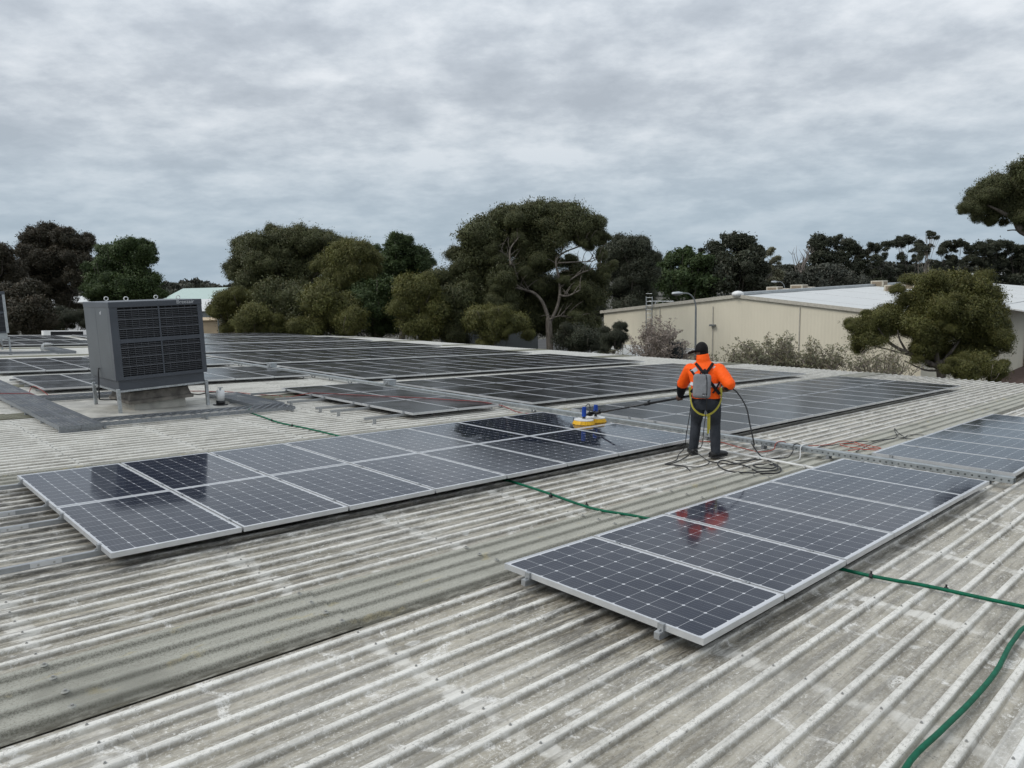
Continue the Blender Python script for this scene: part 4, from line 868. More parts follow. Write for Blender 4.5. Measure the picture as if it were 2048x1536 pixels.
for i, p in enumerate(P):
    t = (P[min(i + 1, len(P) - 1)] - P[max(i - 1, 0)]).normalized(); nrm = Vector((p.x * .9, -.16, 0)).normalized(); s1_ = t.cross(nrm).normalized()
    vs += [p + s1_ * .013, p - s1_ * .013, p - s1_ * .013 + nrm * .005, p + s1_ * .013 + nrm * .005]
b.add(vs, [(4 * i + j, 4 * i + (j + 1) % 4, 4 * i + 4 + (j + 1) % 4, 4 * i + 4 + j) for i in range(len(P) - 1) for j in range(4)]); b.build('leg_strap', C_['strap'], pw)
b = MB(); b.box((.030, -.150, .34), (.058, -.144, .60)); b.box((.045, -.156, .40), (.070, -.150, .62)); b.build('hanging_strap', C_['strap'], pw)
for x in (-.20, .205): b = MB(); b.box((x - .018, -.10, .86), (x + .018, -.085, .97)); bevel(b.build('harness_buckle', C_['strap'], pw), .003)
bp_ = empty('backpack'); bp_.matrix_world = PM @ Matrix.Translation((-.045, -.185, 1.0)) @ Matrix.Rotation(R_(-13), 4, 'X') @ Matrix.Rotation(R_(2), 4, 'Y'); tag(bp_, 'small grey pack worn on the back of the worker', 'backpack')
b = MB(); b.box((-.118, -.055, -.165), (.118, .055, .165)); o = b.build('shell', C_['pack'], bp_); bevel(o, .045, 5)
b = MB(); b.tube(smooth_path([(-.03, -.03, .155), (-.02, -.045, .185), (.02, -.045, .185), (.03, -.03, .155)], 4), .008, 6); b.build('grab_handle', C_['navy'], bp_, True)
b = MB(); b.box((.012, -.0585, -.150), (.062, -.0545, -.105)); o = b.build('badge', C_['navy'], bp_); b = MB()
for q in ((.017, -.142, .023, -.118), (.030, -.142, .036, -.126), (.023, -.131, .030, -.127), (.042, -.142, .056, -.138), (.042, -.128, .056, -.118)): b.box((q[0], -.0600, q[1]), (q[2], -.0586, q[3]))
b.build('badge_mark', C_['reflect'], o)
b = MB(); b.tube(smooth_path([(.045, -.055, .155), (.062, -.066, .05), (.068, -.066, -.12)], 5), .005, 6); b.build('lead', C_['navy'], bp_, True)

# rotary brush
br = empty('rotary_brush'); br.matrix_world = Matrix.Translation(r2w((5.74, 5.66, 0))) @ Matrix.Rotation(SLOPE, 4, 'Y'); tag(br, 'twin yellow rotary cleaning brush with blue motors on a long black pole', 'brush')
BI = br.matrix_world.inverted()
Myel = plain('yellow_bristle', (.72, .40, .006), .6, 0, .25, 60); Mblue = plain('blue_motor', (.008, .055, .33), .35); Mdisc = plain('white_disc', (.66, .65, .62), .5); Mpole = plain('black_carbon_pole', (.012, .012, .013), .35)
hubs = ((-.195, -.03), (.165, .02))
for hx, hy in hubs:
    b = MB()
    for ring, (ri, ro_, nb) in enumerate(((.150, .180, 84), (.105, .118, 56))):
        for k in range(nb):
            a_ = 2 * math.pi * (k + .5 * ring) / nb + random.uniform(-.02, .02); w_ = .0062; c, s_ = math.cos(a_), math.sin(a_); tz = random.uniform(.0, .006)
            top = [(c * (ri - .004) - s_ * w_, s_ * (ri - .004) + c * w_, .062), (c * (ri - .004) + s_ * w_, s_ * (ri - .004) - c * w_, .062), (c * (ri + .008) + s_ * w_, s_ * (ri + .008) - c * w_, .062), (c * (ri + .008) - s_ * w_, s_ * (ri + .008) + c * w_, .062)]
            bot = [(c * (ro_ - .006) - s_ * w_, s_ * (ro_ - .006) + c * w_, tz), (c * (ro_ - .006) + s_ * w_, s_ * (ro_ - .006) - c * w_, tz), (c * (ro_ + .008) + s_ * w_, s_ * (ro_ + .008) - c * w_, tz), (c * (ro_ + .008) - s_ * w_, s_ * (ro_ + .008) + c * w_, tz)]
            b.add(bot + top, ((3, 2, 1, 0), (4, 5, 6, 7), (0, 1, 5, 4), (1, 2, 6, 5), (2, 3, 7, 6), (3, 0, 4, 7)))
    o = b.build('bristle_ring', Myel, br); o.location = (hx, hy, 0); o['kind'] = 'stuff'
    b = MB(); b.cyl((0, 0, .060), .160, .016, 36); b.cyl((0, 0, .076), .05, .012, 20); o = bevel(b.build('brush_disc', Mdisc, br), .003); o.location = (hx, hy, 0)
    b = MB(); b.cyl((0, 0, .088), .030, .035, 14, 0, .016); o = b.build('coupling', M['black'], br); o.location = (hx, hy, 0)
    b = MB(); b.cyl((0, 0, .122), .036, .150, 20); b.cyl((0, 0, .272), .030, .01, 20); o = b.build('motor', Mblue, br, False); o.location = (hx, hy, 0)
b = MB(); b.box((-.175, -.022, .130), (.145, .020, .155)); b.box((-.03, -.03, .11), (.03, .03, .17)); b.box((-.06, -.035, .155), (.09, -.015, .185)); b.build('yoke', M['black'], br)
p0 = Vector((.02, 0, .14)); p1 = BI @ (PM @ (hr + pdir.normalized() * .10)); dd = p1 - p0
for a_, b_, r_ in ((0, .50, .0135), (.44, 1.0, .0185)): b = MB(); b.tube((p0 + dd * a_, p0 + dd * b_), r_, 14); b.build('pole', Mpole, br, True)
for f_ in (.06, .45): b = MB(); c = p0 + dd * f_; b.tube((c - dd.normalized() * .05, c + dd.normalized() * .05), .026, 12); b.tube((c + Vector((0, 0, .02)), c + dd.normalized() * .06 + Vector((0, 0, .045))), .010, 8); b.build('pole_clamp', M['black'], br)
b = MB(); b.tube(smooth_path([(-.175, 0, .15), (-.13, .02, .22), (-.07, .02, .30), (-.005, .02, .30), (.005, .01, .22), (-.03, 0, .16), (.02, 0, .14), (.08, 0, .16), (.14, 0, .2)], 5), .007, 8); b.build('motor_lead', M['black'], br, True)
# black hose from the worker's rear hand to the coils on the roof; thin cables from the waist
def W2R(v): return ROOF.inverted() @ (PM @ Vector(v))
h_ = hr + pdir.normalized() * .10
def rp(v): q = W2R(v); return (q.x, q.y, q.z)
cable('black_water_hose', [rp(h_), rp((.42, -.10, .90)), rp((.53, -.16, .72)), rp((.58, -.2, .5)), rp((.64, -.20, .22)), (5.93, 2.86, .03), (5.80, 2.66, -.09), (5.61, 2.42), (5.36, 2.16), (5.11, 2.03), (4.93, 2.04), (4.78, 2.2), (4.62, 2.42), (4.71, 2.62), (4.93, 2.8), (5.12, 2.84, -.10), (5.14, 2.71), (5.07, 2.47), (4.91, 2.26), (4.80, 2.16, -.09), (5.0, 2.06, -.085), (5.2, 2.12), (5.34, 2.18), (5.44, 2.32), (5.32, 2.42), (5.09, 2.39, -.09), (5.02, 2.26, -.09), (5.14, 2.14, -.09), (5.34, 2.18, -.08)], .0095, M['black'], 'black water hose looping from the worker to coils on the roof', 'hose')
cable('black_cable', [rp((-.185, -.10, .80)), rp((-.20, -.13, .62)), rp((-.24, -.16, .35)), rp((-.27, -.18, .14)), (5.02, 3.46, -.11), (4.71, 3.29), (4.36, 3.23), (4.39, 3.13), (4.45, 2.95), (4.61, 2.85), (4.92, 2.92), (5.15, 3.15), (5.22, 3.34, -.05), rp((-.04, -.22, .18)), rp((-.01, -.20, .45)), rp((.01, -.19, .62)), rp((.02, -.24, .80)), rp((.02, -.25, .86))], .006, M['black'], 'thin black cable hanging from the pack and waist of the worker', 'cable')
cable('black_cable', [(5.12, 3.36), (4.8, 3.26), (4.51, 3.2), (4.34, 3.2), (4.41, 3.12), (4.44, 2.99), (4.26, 2.79)], .0075, M['black'], 'loose black cable end left of the boots of the worker', 'cable')
cable('black_cable', [(4.97, 2.96), (4.99, 2.78), (5.08, 2.63), (5.44, 2.61), (5.72, 2.66), (5.76, 2.52), (6.02, 2.40)], .0085, M['black'], 'black cable running from the coils towards the cable tray', 'cable')

# ================================================================== TREES AND SHRUBS
def leaf_mesh(name, cl, dens, L, Wd, mat, sub=9, fill=.25, droop=.5):
    pos = []; tone = []
    for c, r in cl:
        c = np.array(c, float); r = np.array(r, float); rm = r.mean(); n = int(dens * 1.25 * 4 * math.pi * rm * rm)
        k = max(4, int(sub * (.7 + .6 * rng.random())))
        u = rng.normal(size=(k, 3)); u /= np.linalg.norm(u, axis=1)[:, None]; u[:, 2] = np.where(u[:, 2] < -.55, -u[:, 2], u[:, 2])
        sc_ = c + u * r * (.50 + .38 * rng.random((k, 1))); sr = rm * (.36 + .24 * rng.random(k)); tn = rng.random(k)
        i = rng.integers(0, k, n); d = rng.normal(size=(n, 3)); d /= np.linalg.norm(d, axis=1)[:, None]; d[:, 2] = np.where(d[:, 2] < -.4, -d[:, 2] * .5, d[:, 2])
        q = sc_[i] + d * (sr[i] * rng.random(n) ** .45)[:, None] * np.array((1, 1, .80))
        t0 = np.clip(.05 + .75 * tn[i] + .25 * rng.random(n), 0, 1); pos.append(q); tone.append(np.stack([t0, rng.random(n) ** 2 * .9], 1))
        m = int(n * fill); d = rng.normal(size=(m, 3)); d /= np.linalg.norm(d, axis=1)[:, None]
        pos.append(c + d * r * (.85 * rng.random(m) ** .4)[:, None]); tone.append(np.stack([rng.random(m) * .6, rng.random(m) ** 3], 1))
    P = np.concatenate(pos); T = np.concatenate(tone); n = len(P)
    a = rng.normal(size=(n, 3)); a[:, 2] -= droop * 1.6; a /= np.linalg.norm(a, axis=1)[:, None]
    b = rng.normal(size=(n, 3)); b -= a * (a * b).sum(1)[:, None]; b /= np.linalg.norm(b, axis=1)[:, None]
    s = (.7 + .6 * rng.random(n))[:, None]
    V = np.stack([P - a * L * .4 * s + b * Wd * .58 * s, P - a * L * .4 * s - b * Wd * .58 * s, P + a * L * .62 * s], 1).reshape(-1, 3)
    me = bpy.data.meshes.new(name); me.vertices.add(3 * n); me.vertices.foreach_set('co', V.ravel())
    me.loops.add(3 * n); me.loops.foreach_set('vertex_index', np.arange(3 * n, dtype=np.int32)); me.polygons.add(n)
    me.polygons.foreach_set('loop_start', np.arange(0, 3 * n, 3, dtype=np.int32))
    ca = me.attributes.new('tone', 'FLOAT_COLOR', 'POINT'); cc = np.zeros((3 * n, 4), np.float32); cc[:, 0] = np.repeat(T[:, 0], 3); cc[:, 1] = np.repeat(T[:, 1], 3); cc[:, 3] = 1
    ca.data.foreach_set('color', cc.ravel()); me.materials.append(mat); me.update(); me.validate(); return me
def clump_mesh(n, L, Wd, sub, droop, feather, flatz):     # one unit-radius spray of leaves; crowns are built from turned copies of these
    u = rng.normal(size=(sub, 3)); u /= np.linalg.norm(u, axis=1)[:, None]; u[:, 2] = np.where(u[:, 2] < -.35, -u[:, 2], u[:, 2])
    sc_ = u * (.40 + .46 * rng.random((sub, 1))); sr = .20 + .26 * rng.random(sub); tn = rng.random(sub)
    i = rng.integers(0, sub, n); d = rng.normal(size=(n, 3)); d /= np.linalg.norm(d, axis=1)[:, None]
    q = sc_[i] + d * (sr[i] * rng.random(n) ** .42)[:, None]
    m = int(n * feather); q[:m] += d[:m] * (rng.random(m) ** 1.6 * .40)[:, None]; q[:m, 2] -= rng.random(m) * .16
    m2 = int(n * .16); dd = rng.normal(size=(m2, 3)); dd /= np.linalg.norm(dd, axis=1)[:, None]; q[-m2:] = dd * (.8 * rng.random(m2) ** .4)[:, None]
    q[:, 2] *= flatz
    tone = np.clip(.05 + .6 * tn[i] + .4 * rng.random(n), 0, 1); warm = np.clip(rng.random(n) ** 2 * .7 + .35 * np.clip(q[:, 2], 0, 1) * rng.random(n), 0, 1)
    a = rng.normal(size=(n, 3)); a[:, 2] -= droop * 1.6; a /= np.linalg.norm(a, axis=1)[:, None]
    b = rng.normal(size=(n, 3)); b -= a * (a * b).sum(1)[:, None]; b /= np.linalg.norm(b, axis=1)[:, None]
    s = (.7 + .6 * rng.random(n))[:, None]; o_ = q - sc_[i] * .55 + np.array((0, 0, .12)); o_ /= np.linalg.norm(o_, axis=1)[:, None] + 1e-6
    nr = np.cross(b, a); fl = (nr * o_).sum(1) < 0; b[fl] *= -1; nr[fl] *= -1
    V = np.stack([q - a * L * .4 * s - b * Wd * .58 * s, q + a * L * .62 * s, q - a * L * .4 * s + b * Wd * .58 * s], 1).reshape(-1, 3)
    g0 = np.cross(V[1::3] - V[0::3], V[2::3] - V[0::3]); bad = (g0 * o_).sum(1) < 0
    V3 = V.reshape(-1, 3, 3); V3[bad] = V3[bad][:, ::-1]; V = V3.reshape(-1, 3)
    nn = .36 * o_ + .64 * np.sign((nr * o_).sum(1))[:, None] * nr; nn /= np.linalg.norm(nn, axis=1)[:, None]
    me = bpy.data.meshes.new('foliage_clump'); me.vertices.add(3 * n); me.vertices.foreach_set('co', V.ravel()); me.loops.add(3 * n); me.loops.foreach_set('vertex_index', np.arange(3 * n, dtype=np.int32))
    me.polygons.add(n); me.polygons.foreach_set('loop_start', np.arange(0, 3 * n, 3, dtype=np.int32)); me.polygons.foreach_set('use_smooth', [True] * n)
    ca = me.attributes.new('tone', 'FLOAT_COLOR', 'POINT'); cc = np.zeros((3 * n, 4), np.float32); cc[:, 0] = np.repeat(tone, 3); cc[:, 1] = np.repeat(warm, 3); cc[:, 3] = 1
    ca.data.foreach_set('color', cc.ravel()); me.materials.append(None); me.update(); me.normals_split_custom_set_from_vertices([tuple(x) for x in np.repeat(nn, 3, 0)]); return me
CL = dict(gum=[clump_mesh(11000, .125, .040, 22, .8, .40, 1.0) for _ in range(5)], broad=[clump_mesh(7500, .12, .062, 20, .3, .20, 1.0) for _ in range(4)], far=[clump_mesh(3200, .17, .085, 11, .3, .15, .9) for _ in range(4)])
NLEAF = 0
def tree(name, label, fol, bark, D, bx, clumps, dens=80, leaf=(.25, .09), spread=.5, fork=.35, tr_r=.30, group=None, sub=12, fill=.22, cat='tree', flat=.95, limbs=True, lean=0.0, droop=.5, dz=0.0, extra=3):
    base = at(bx, 760, D); base[2] = GZ; cl = []
    px_m = F_PX / D
    for c in clumps:
        px, py, r = c[:3]; off = c[3] if len(c) > 3 else random.uniform(-spread, spread) * r / px_m * 2.2
        R1 = r / px_m * 1.05; p = at(px, py, D + off); cl.append((p, (R1, R1, R1 * flat)))
        if extra and r > 7.5:
            for q in range(extra): R2 = R1 * random.uniform(.30, .68); cl.append((at(px + random.uniform(-1.1, 1.1) * r, py + random.uniform(-.75, 1.0) * r, D + off + random.uniform(-.9, 1.4) * R1), (R2, R2, R2 * flat)))
    e = empty(name); e.location = base; e0 = np.array(base)
    cl = [(p - e0, r) for p, r in cl]
    kind_ = 'far' if D > 80 else ('broad' if fol in ('green', 'brown') else 'gum')
    cr = empty('crown'); cr.parent = e
    for p, r in cl:
        o = link('foliage_clump', random.choice(CL[kind_]), cr); o.location = p; k_ = random.uniform(.92, 1.12); o.scale = (r[0] * k_ * random.uniform(.85, 1.2), r[1] * k_ * random.uniform(.85, 1.2), r[2] * k_ * random.uniform(.8, 1.1)); o.rotation_euler = (random.uniform(-.45, .45), random.uniform(-.45, .45), random.uniform(0, 6.28))
        o.material_slots[0].link = 'OBJECT'; o.material_slots[0].material = FOL[fol]
    g = MB(); zs = [p[2] for p, r in cl]; zlo, zhi = min(zs), max(zs); cen = np.mean([p for p, r in cl], 0)
    ft = Vector((cen[0] * fork * .8 + lean, cen[1] * fork * .8, max(1.2, zlo * .55 + .0)))
    g.tube(smooth_path([(0, 0, -.1), (ft.x * .35 + random.uniform(-.15, .15), ft.y * .35, ft.z * .5), ft], 4), [tr_r * 1.25, tr_r * 1.1, tr_r] + [tr_r * .9] * 6, 10)
    if limbs:
        for p, r in sorted(cl, key=lambda q: -q[1][0])[:10]:
            p = Vector(p); md = ft.lerp(p, .5) + Vector((random.uniform(-.5, .5), random.uniform(-.5, .5), random.uniform(-.2, .5)))
            rr = tr_r * (.22 + .2 * random.random()); g.tube(smooth_path([ft - Vector((0, 0, .2)), ft.lerp(md, .5) + Vector((random.uniform(-.2, .2), 0, .12)), md, p], 4), list(np.linspace(rr, rr * .22, 13)), 7)
            for q in range(3):
                w_ = p + Vector((random.uniform(-1, 1) * r[0], random.uniform(-1, 1) * r[1], random.uniform(-.2, .9) * r[2])) * .8; g.tube(smooth_path([md.lerp(p, .6), md.lerp(w_, .7), w_], 3), list(np.linspace(rr * .3, .015, 7)), 5)
    g.build('trunk', BARK[bark], e, True); tag(e, label, cat, group); return e

GB = 'gum trees along the boundary'
# the big gum in the middle, its pale limbs drawn out one by one
big = tree('gum_tree', 'tallest gum in the middle with pale forking limbs showing', 'gum', 'pale', 52, 1100,
     [(955, 478, 34), (985, 452, 36), (1022, 438, 34), (1062, 430, 36), (1100, 432, 36), (1140, 440, 34), (1180, 455, 30), (1196, 478, 20), (940, 520, 34), (975, 505, 40), (1020, 490, 40), (1070, 478, 44), (1115, 475, 34), (1160, 470, 24), (1088, 520, 34), (1050, 540, 34), (1000, 550, 38), (950, 560, 36), (925, 585, 30), (970, 600, 38), (1015, 600, 34), (1145, 560, 26, 1.5), (1180, 590, 34, 1.0), (1150, 625, 36, 2.0), (1050, 620, 32, 2), (1120, 655, 34, 1.5), (1170, 660, 32), (1165, 548, 22, 1.8), (1195, 562, 24, 1.5), (1132, 592, 30, 2.2), (1092, 575, 30, 2.2), (1062, 592, 32, 2.2), (1100, 615, 30, 2.4), (1075, 650, 30, 2.2), (1140, 525, 18, 2.5), (1040, 575, 30, 2.0), (1000, 520, 15, -1.5), (1182, 478, 15, -1.2), (988, 497, 15, -1.6), (1212, 540, 16, -1.2), (1038, 476, 14, -1.6), (1162, 578, 15, -1.5), (1152, 640, 17, -1.5), (1202, 511, 13, -1.2), (1075, 520, 15, -1.8), (1050, 545, 12, -1.8), (1128, 560, 11, -1.6), (1020, 600, 18, -1.6)],
     dens=85, limbs=False, spread=.45, tr_r=.2, extra=4)
g = MB()
def limb_px(pts, r0, r1, D=50.6):
    P = [Vector(at(px, py, D + (p[0] if p else 0)) - np.array(big.location)) for px, py, *p in pts]; P = smooth_path(P, 5); g.tube(P, list(np.linspace(r0, r1, len(P))), 9)
    if r0 < .2:
        for q in range(len(P) // 3, len(P)):
            if random.random() < .75:
                t = P[q] + Vector((random.uniform(-1, 1), random.uniform(-1, .6), random.uniform(.1, 1.1))); md = P[q].lerp(t, .5) + Vector((random.uniform(-.15, .15), 0, .1)); g.tube(smooth_path([P[q], md, t], 3), list(np.linspace(.035, .008, 7)), 5)
limb_px([(1100, 760), (1100, 700), (1098, 655), (1098, 636)], .26, .22); limb_px([(1098, 640), (1086, 606), (1068, 586), (1045, 578), (1022, 560), (1008, 540), (1000, 520)], .13, .04, 50.6)
limb_px([(1100, 645), (1115, 612), (1120, 578), (1116, 548), (1112, 522), (1128, 505), (1160, 492), (1180, 480)], .12, .035, 50.6); limb_px([(1048, 579), (1020, 572), (1010, 556), (1006, 530)], .08, .03, 50.4); limb_px([(1036, 560), (1026, 528), (1010, 508), (990, 498)], .07, .02, 50.4)
limb_px([(1120, 575), (1140, 560), (1165, 545), (1195, 536), (1212, 540)], .07, .02, 50.6); limb_px([(1022, 530), (1020, 500), (1035, 478)], .09, .03, 49.6); limb_px([(1119, 590), (1135, 592), (1160, 580)], .08, .03, 49.6); limb_px([(1098, 640), (1120, 632), (1150, 640)], .06, .02, 50.4); limb_px([(1116, 526), (1150, 524), (1185, 522), (1200, 512)], .06, .02, 50.6)
g.build('limb', BARK['pale'], big, True)
tree('gum_tree', 'dark gum rising right of the tallest gum', 'dark', 'dark', 74, 1262, [(1240, 520, 36), (1268, 498, 28), (1285, 520, 26), (1225, 540, 26), (1265, 545, 32), (1290, 555, 26), (1250, 585, 34), (1280, 600, 28), (1255, 620, 30)], group=GB)
tree('gum_tree', 'broad rounded gum at the left of the middle group', 'gum', 'pale', 60, 560, [(498, 512, 30), (482, 545, 26), (530, 494, 32), (565, 482, 30), (600, 474, 32), (635, 482, 30), (662, 492, 24), (520, 530, 36), (565, 520, 38), (610, 515, 38), (650, 522, 32), (500, 565, 30), (545, 560, 36), (590, 555, 36), (500, 475, 10), (475, 530, 18)], tr_r=.3, group=GB)
tree('gum_tree', 'tawny domed gum between the broad gum and dark gum', 'olive', 'pale', 54, 700, [(660, 532, 28), (690, 515, 34), (725, 505, 30), (745, 520, 20), (700, 545, 32), (670, 552, 24), (732, 540, 20), (690, 572, 20)], group=GB, tr_r=.22)
tree('gum_tree', 'dark green gum right of the tawny dome', 'green', 'dark', 60, 805, [(775, 520, 26), (800, 505, 30), (830, 515, 26), (848, 535, 18), (790, 540, 32), (825, 545, 30), (770, 555, 22), (860, 548, 10)], group=GB)
low = [('olive', 56, 470, [(450, 608, 24), (478, 600, 26), (445, 625, 18), (500, 625, 26), (480, 645, 28)], 'low bush at the left end of the middle trees beside the posts'),
       ('olive', 50, 520, [(508, 632, 30), (540, 645, 28), (500, 655, 26), (560, 655, 26)], 'low olive bush right of the end bush'),
       ('gum', 52, 585, [(545, 600, 36), (590, 588, 36), (560, 625, 34), (610, 615, 36), (600, 650, 32)], 'rounded dark bush under the broad gum'),
       ('olive', 50, 665, [(640, 600, 36), (680, 615, 36), (650, 640, 34), (700, 650, 30), (620, 660, 26)], 'rounded olive bush below the tawny dome'),
       ('green', 53, 755, [(725, 590, 34), (765, 585, 36), (740, 625, 36), (780, 625, 36), (755, 655, 30)], 'rounded green bush below the dark green gum'),
       ('olive', 49, 835, [(815, 590, 36), (850, 580, 34), (830, 620, 38), (870, 625, 34), (840, 655, 32)], 'olive bush with several stems in the middle row'),
       ('gum', 51, 905, [(885, 570, 34), (915, 600, 36), (900, 635, 36), (935, 640, 34), (910, 665, 26)], 'dark rounded bush left of the tallest gum'),
       ('olive', 47, 985, [(960, 640, 32), (995, 650, 32), (1025, 645, 30), (980, 675, 24)], 'olive bush in front of the left side of the tallest gum'),
       ('dark', 48, 1180, [(1140, 675, 28), (1175, 682, 28), (1160, 700, 22)], 'dark low bush at the foot of the tallest gum')]
for f, D, bx, cl, lab in low: tree('bush_tree', lab, f, 'pale', D, bx, cl, group='rounded bushes under the gums', tr_r=.13, dens=62, fork=.6)
for D, bx, cl, lab in ((70, 480, [(455, 615, 30), (490, 590, 32), (520, 600, 34), (500, 635, 34), (470, 650, 30)], 'dark tree filling behind the end bush'), (70, 610, [(560, 600, 36), (610, 590, 36), (650, 595, 36), (590, 640, 38), (640, 640, 38)], 'dark tree filling behind the broad gum'), (68, 745, [(700, 600, 36), (745, 590, 36), (790, 590, 36), (720, 640, 38), (775, 640, 38)], 'dark tree filling behind the tawny dome'),
                       (68, 880, [(830, 590, 36), (875, 585, 38), (920, 590, 38), (850, 635, 38), (900, 640, 38), (945, 640, 34)], 'dark tree filling behind the middle bushes'), (66, 1015, [(965, 590, 38), (1010, 580, 38), (1055, 590, 38), (990, 640, 38), (1040, 640, 34), (1085, 640, 34)], 'dark tree filling behind the tallest gum'), (67, 1150, [(1105, 585, 36), (1150, 580, 38), (1180, 590, 30), (1120, 635, 34), (1160, 640, 34)], 'dark tree filling right behind the tallest trunk')):
    tree('gum_tree', lab, 'dark', 'dark', D, bx, cl, group=GB, dens=60, leaf=(.30, .12), limbs=False)
# left trees
LT = 'trees at the left'
tree('tall_tree', 'tall brown-tinged tree at the far left', 'brown', 'dark', 62, 112, [(70, 478, 26), (100, 468, 28), (132, 478, 28), (158, 492, 24), (60, 512, 30), (95, 505, 32), (130, 515, 34), (162, 525, 26), (75, 545, 34), (118, 552, 36), (155, 560, 28), (50, 570, 26), (90, 590, 32), (135, 598, 22)], group=LT, tr_r=.3, leaf=(.28, .14))
tree('tall_tree', 'dense green domed tree behind the large cooler', 'green', 'dark', 58, 255, [(222, 512, 26), (252, 505, 28), (280, 515, 26), (205, 540, 28), (240, 540, 34), (278, 545, 32), (300, 565, 22), (200, 575, 28), (235, 580, 34), (275, 585, 34), (305, 592, 22), (250, 615, 32), (290, 618, 26), (215, 610, 26)], group=LT, leaf=(.28, .14))
tree('tall_tree', 'brown tree cut by the left edge', 'brown', 'dark', 56, -5, [(0, 512, 24), (20, 535, 26), (-5, 555, 28), (-20, 530, 30), (32, 552, 18)], group=LT, leaf=(.28, .14))
tree('bush_tree', 'brown bushy tree low behind the second cooler', 'brown', 'dark', 50, 40, [(20, 600, 30), (55, 590, 32), (40, 630, 34), (75, 625, 32), (15, 645, 30), (65, 655, 26), (95, 645, 18)], group=LT, tr_r=.16, leaf=(.26, .13))
tree('bush_tree', 'sparse dark bush between the left trees and cooler', 'dark', 'dark', 54, 135, [(110, 650, 20), (135, 640, 22), (160, 632, 18), (120, 628, 16), (175, 650, 14)], group=LT, tr_r=.12, dens=38)
tree('slim_conifer', 'tiny yellow-green conifer at the left roof edge', 'olive', 'dark', 56, 128, [(128, 662, 5, 0), (128, 654, 4, 0), (128, 647, 3, 0)], dens=120, leaf=(.14, .06), tr_r=.05, limbs=False, group=LT)
# right-hand background trees
RT = 'trees behind the warehouse'
tree('tall_tree', 'dense dark tree group left of the warehouse ridge', 'green', 'dark', 92, 1370, [(1338, 530, 26), (1368, 515, 26), (1398, 525, 28), (1335, 562, 28), (1370, 555, 32), (1405, 560, 32), (1350, 590, 28), (1395, 590, 30)], group=RT, leaf=(.45, .22), dens=26)
tree('tall_tree', 'highest dark tree behind the left of the warehouse', 'dark', 'dark', 95, 1465, [(1432, 500, 26), (1462, 486, 26), (1492, 488, 26), (1512, 505, 20), (1445, 530, 32), (1490, 525, 30), (1518, 535, 18), (1440, 565, 32), (1485, 565, 32), (1515, 570, 22)], group=RT, leaf=(.45, .22), dens=26)
tree('thin_tree', 'sparse pale tree left of the bare tree', 'sage', 'pale', 98, 1545, [(1540, 505, 12), (1552, 520, 12), (1535, 535, 14), (1555, 550, 14), (1545, 565, 14)], group=RT, leaf=(.35, .14), dens=10, fill=.05, tr_r=.12)
tree('tall_tree', 'rounded brown-grey tree behind the warehouse ridge', 'grey', 'dark', 96, 1650, [(1590, 565, 22), (1620, 555, 26), (1655, 550, 28), (1690, 560, 26), (1715, 568, 18), (1640, 575, 26)], group=RT, leaf=(.45, .2), dens=26)
tree('tall_tree', 'dark spreading tree right of the bare tree', 'dark', 'dark', 104, 1665, [(1635, 490, 22), (1662, 485, 22), (1690, 492, 22), (1712, 508, 18), (1640, 520, 26), (1680, 522, 26), (1710, 535, 20)], group=RT, leaf=(.45, .22), dens=26)
um = [(104, 1765, [(1750, 497, 13), (1772, 490, 12), (1755, 520, 14), (1735, 505, 10), (1775, 545, 13), (1745, 545, 14), (1760, 565, 14)], 'umbrella gum just right of the spreading tree'),
      (108, 1812, [(1795, 486, 13), (1818, 482, 14), (1838, 490, 12), (1805, 515, 13), (1835, 520, 11), (1815, 540, 14), (1790, 545, 11), (1840, 500, 10)], 'open umbrella gum in the middle of the right skyline'),
      (90, 1846, [(1862, 470, 9), (1874, 476, 7), (1850, 497, 11), (1862, 492, 7), (1840, 515, 8)], 'slender leaning gum poking above the right skyline'),
      (106, 1905, [(1898, 490, 14), (1922, 488, 13), (1940, 500, 13), (1885, 505, 12), (1905, 520, 16), (1935, 522, 14), (1895, 545, 16), (1925, 550, 16), (1870, 530, 12)], 'layered gum right of the slender leaning gum'),
      (104, 1985, [(1968, 500, 18), (1995, 495, 18), (1960, 525, 18), (1990, 525, 22), (1975, 552, 22), (2005, 555, 20)], 'dense dark gum second from the right edge'),
      (104, 2035, [(2025, 500, 18), (2050, 508, 20), (2030, 530, 20), (2055, 545, 22), (2035, 560, 18)], 'dense dark gum at the right edge of the skyline')]
for D, bx, cl, lab in um: tree('umbrella_gum', lab, 'dark', 'pale' if bx == 1846 else 'dark', D, bx, cl, group='umbrella gums on the right skyline', leaf=(.42, .2), dens=24, flat=.85, tr_r=.2, fork=.75, fill=.1, extra=4)
tree('bush_tree', 'low dark scrub behind the warehouse roof at right', 'dark', 'dark', 112, 1850, [(1740, 572, 16), (1775, 572, 18), (1810, 570, 18), (1845, 568, 18), (1880, 566, 18), (1915, 568, 18), (1950, 572, 18), (1985, 575, 16), (2020, 575, 18)], leaf=(.45, .22), dens=24, limbs=False, group=RT)
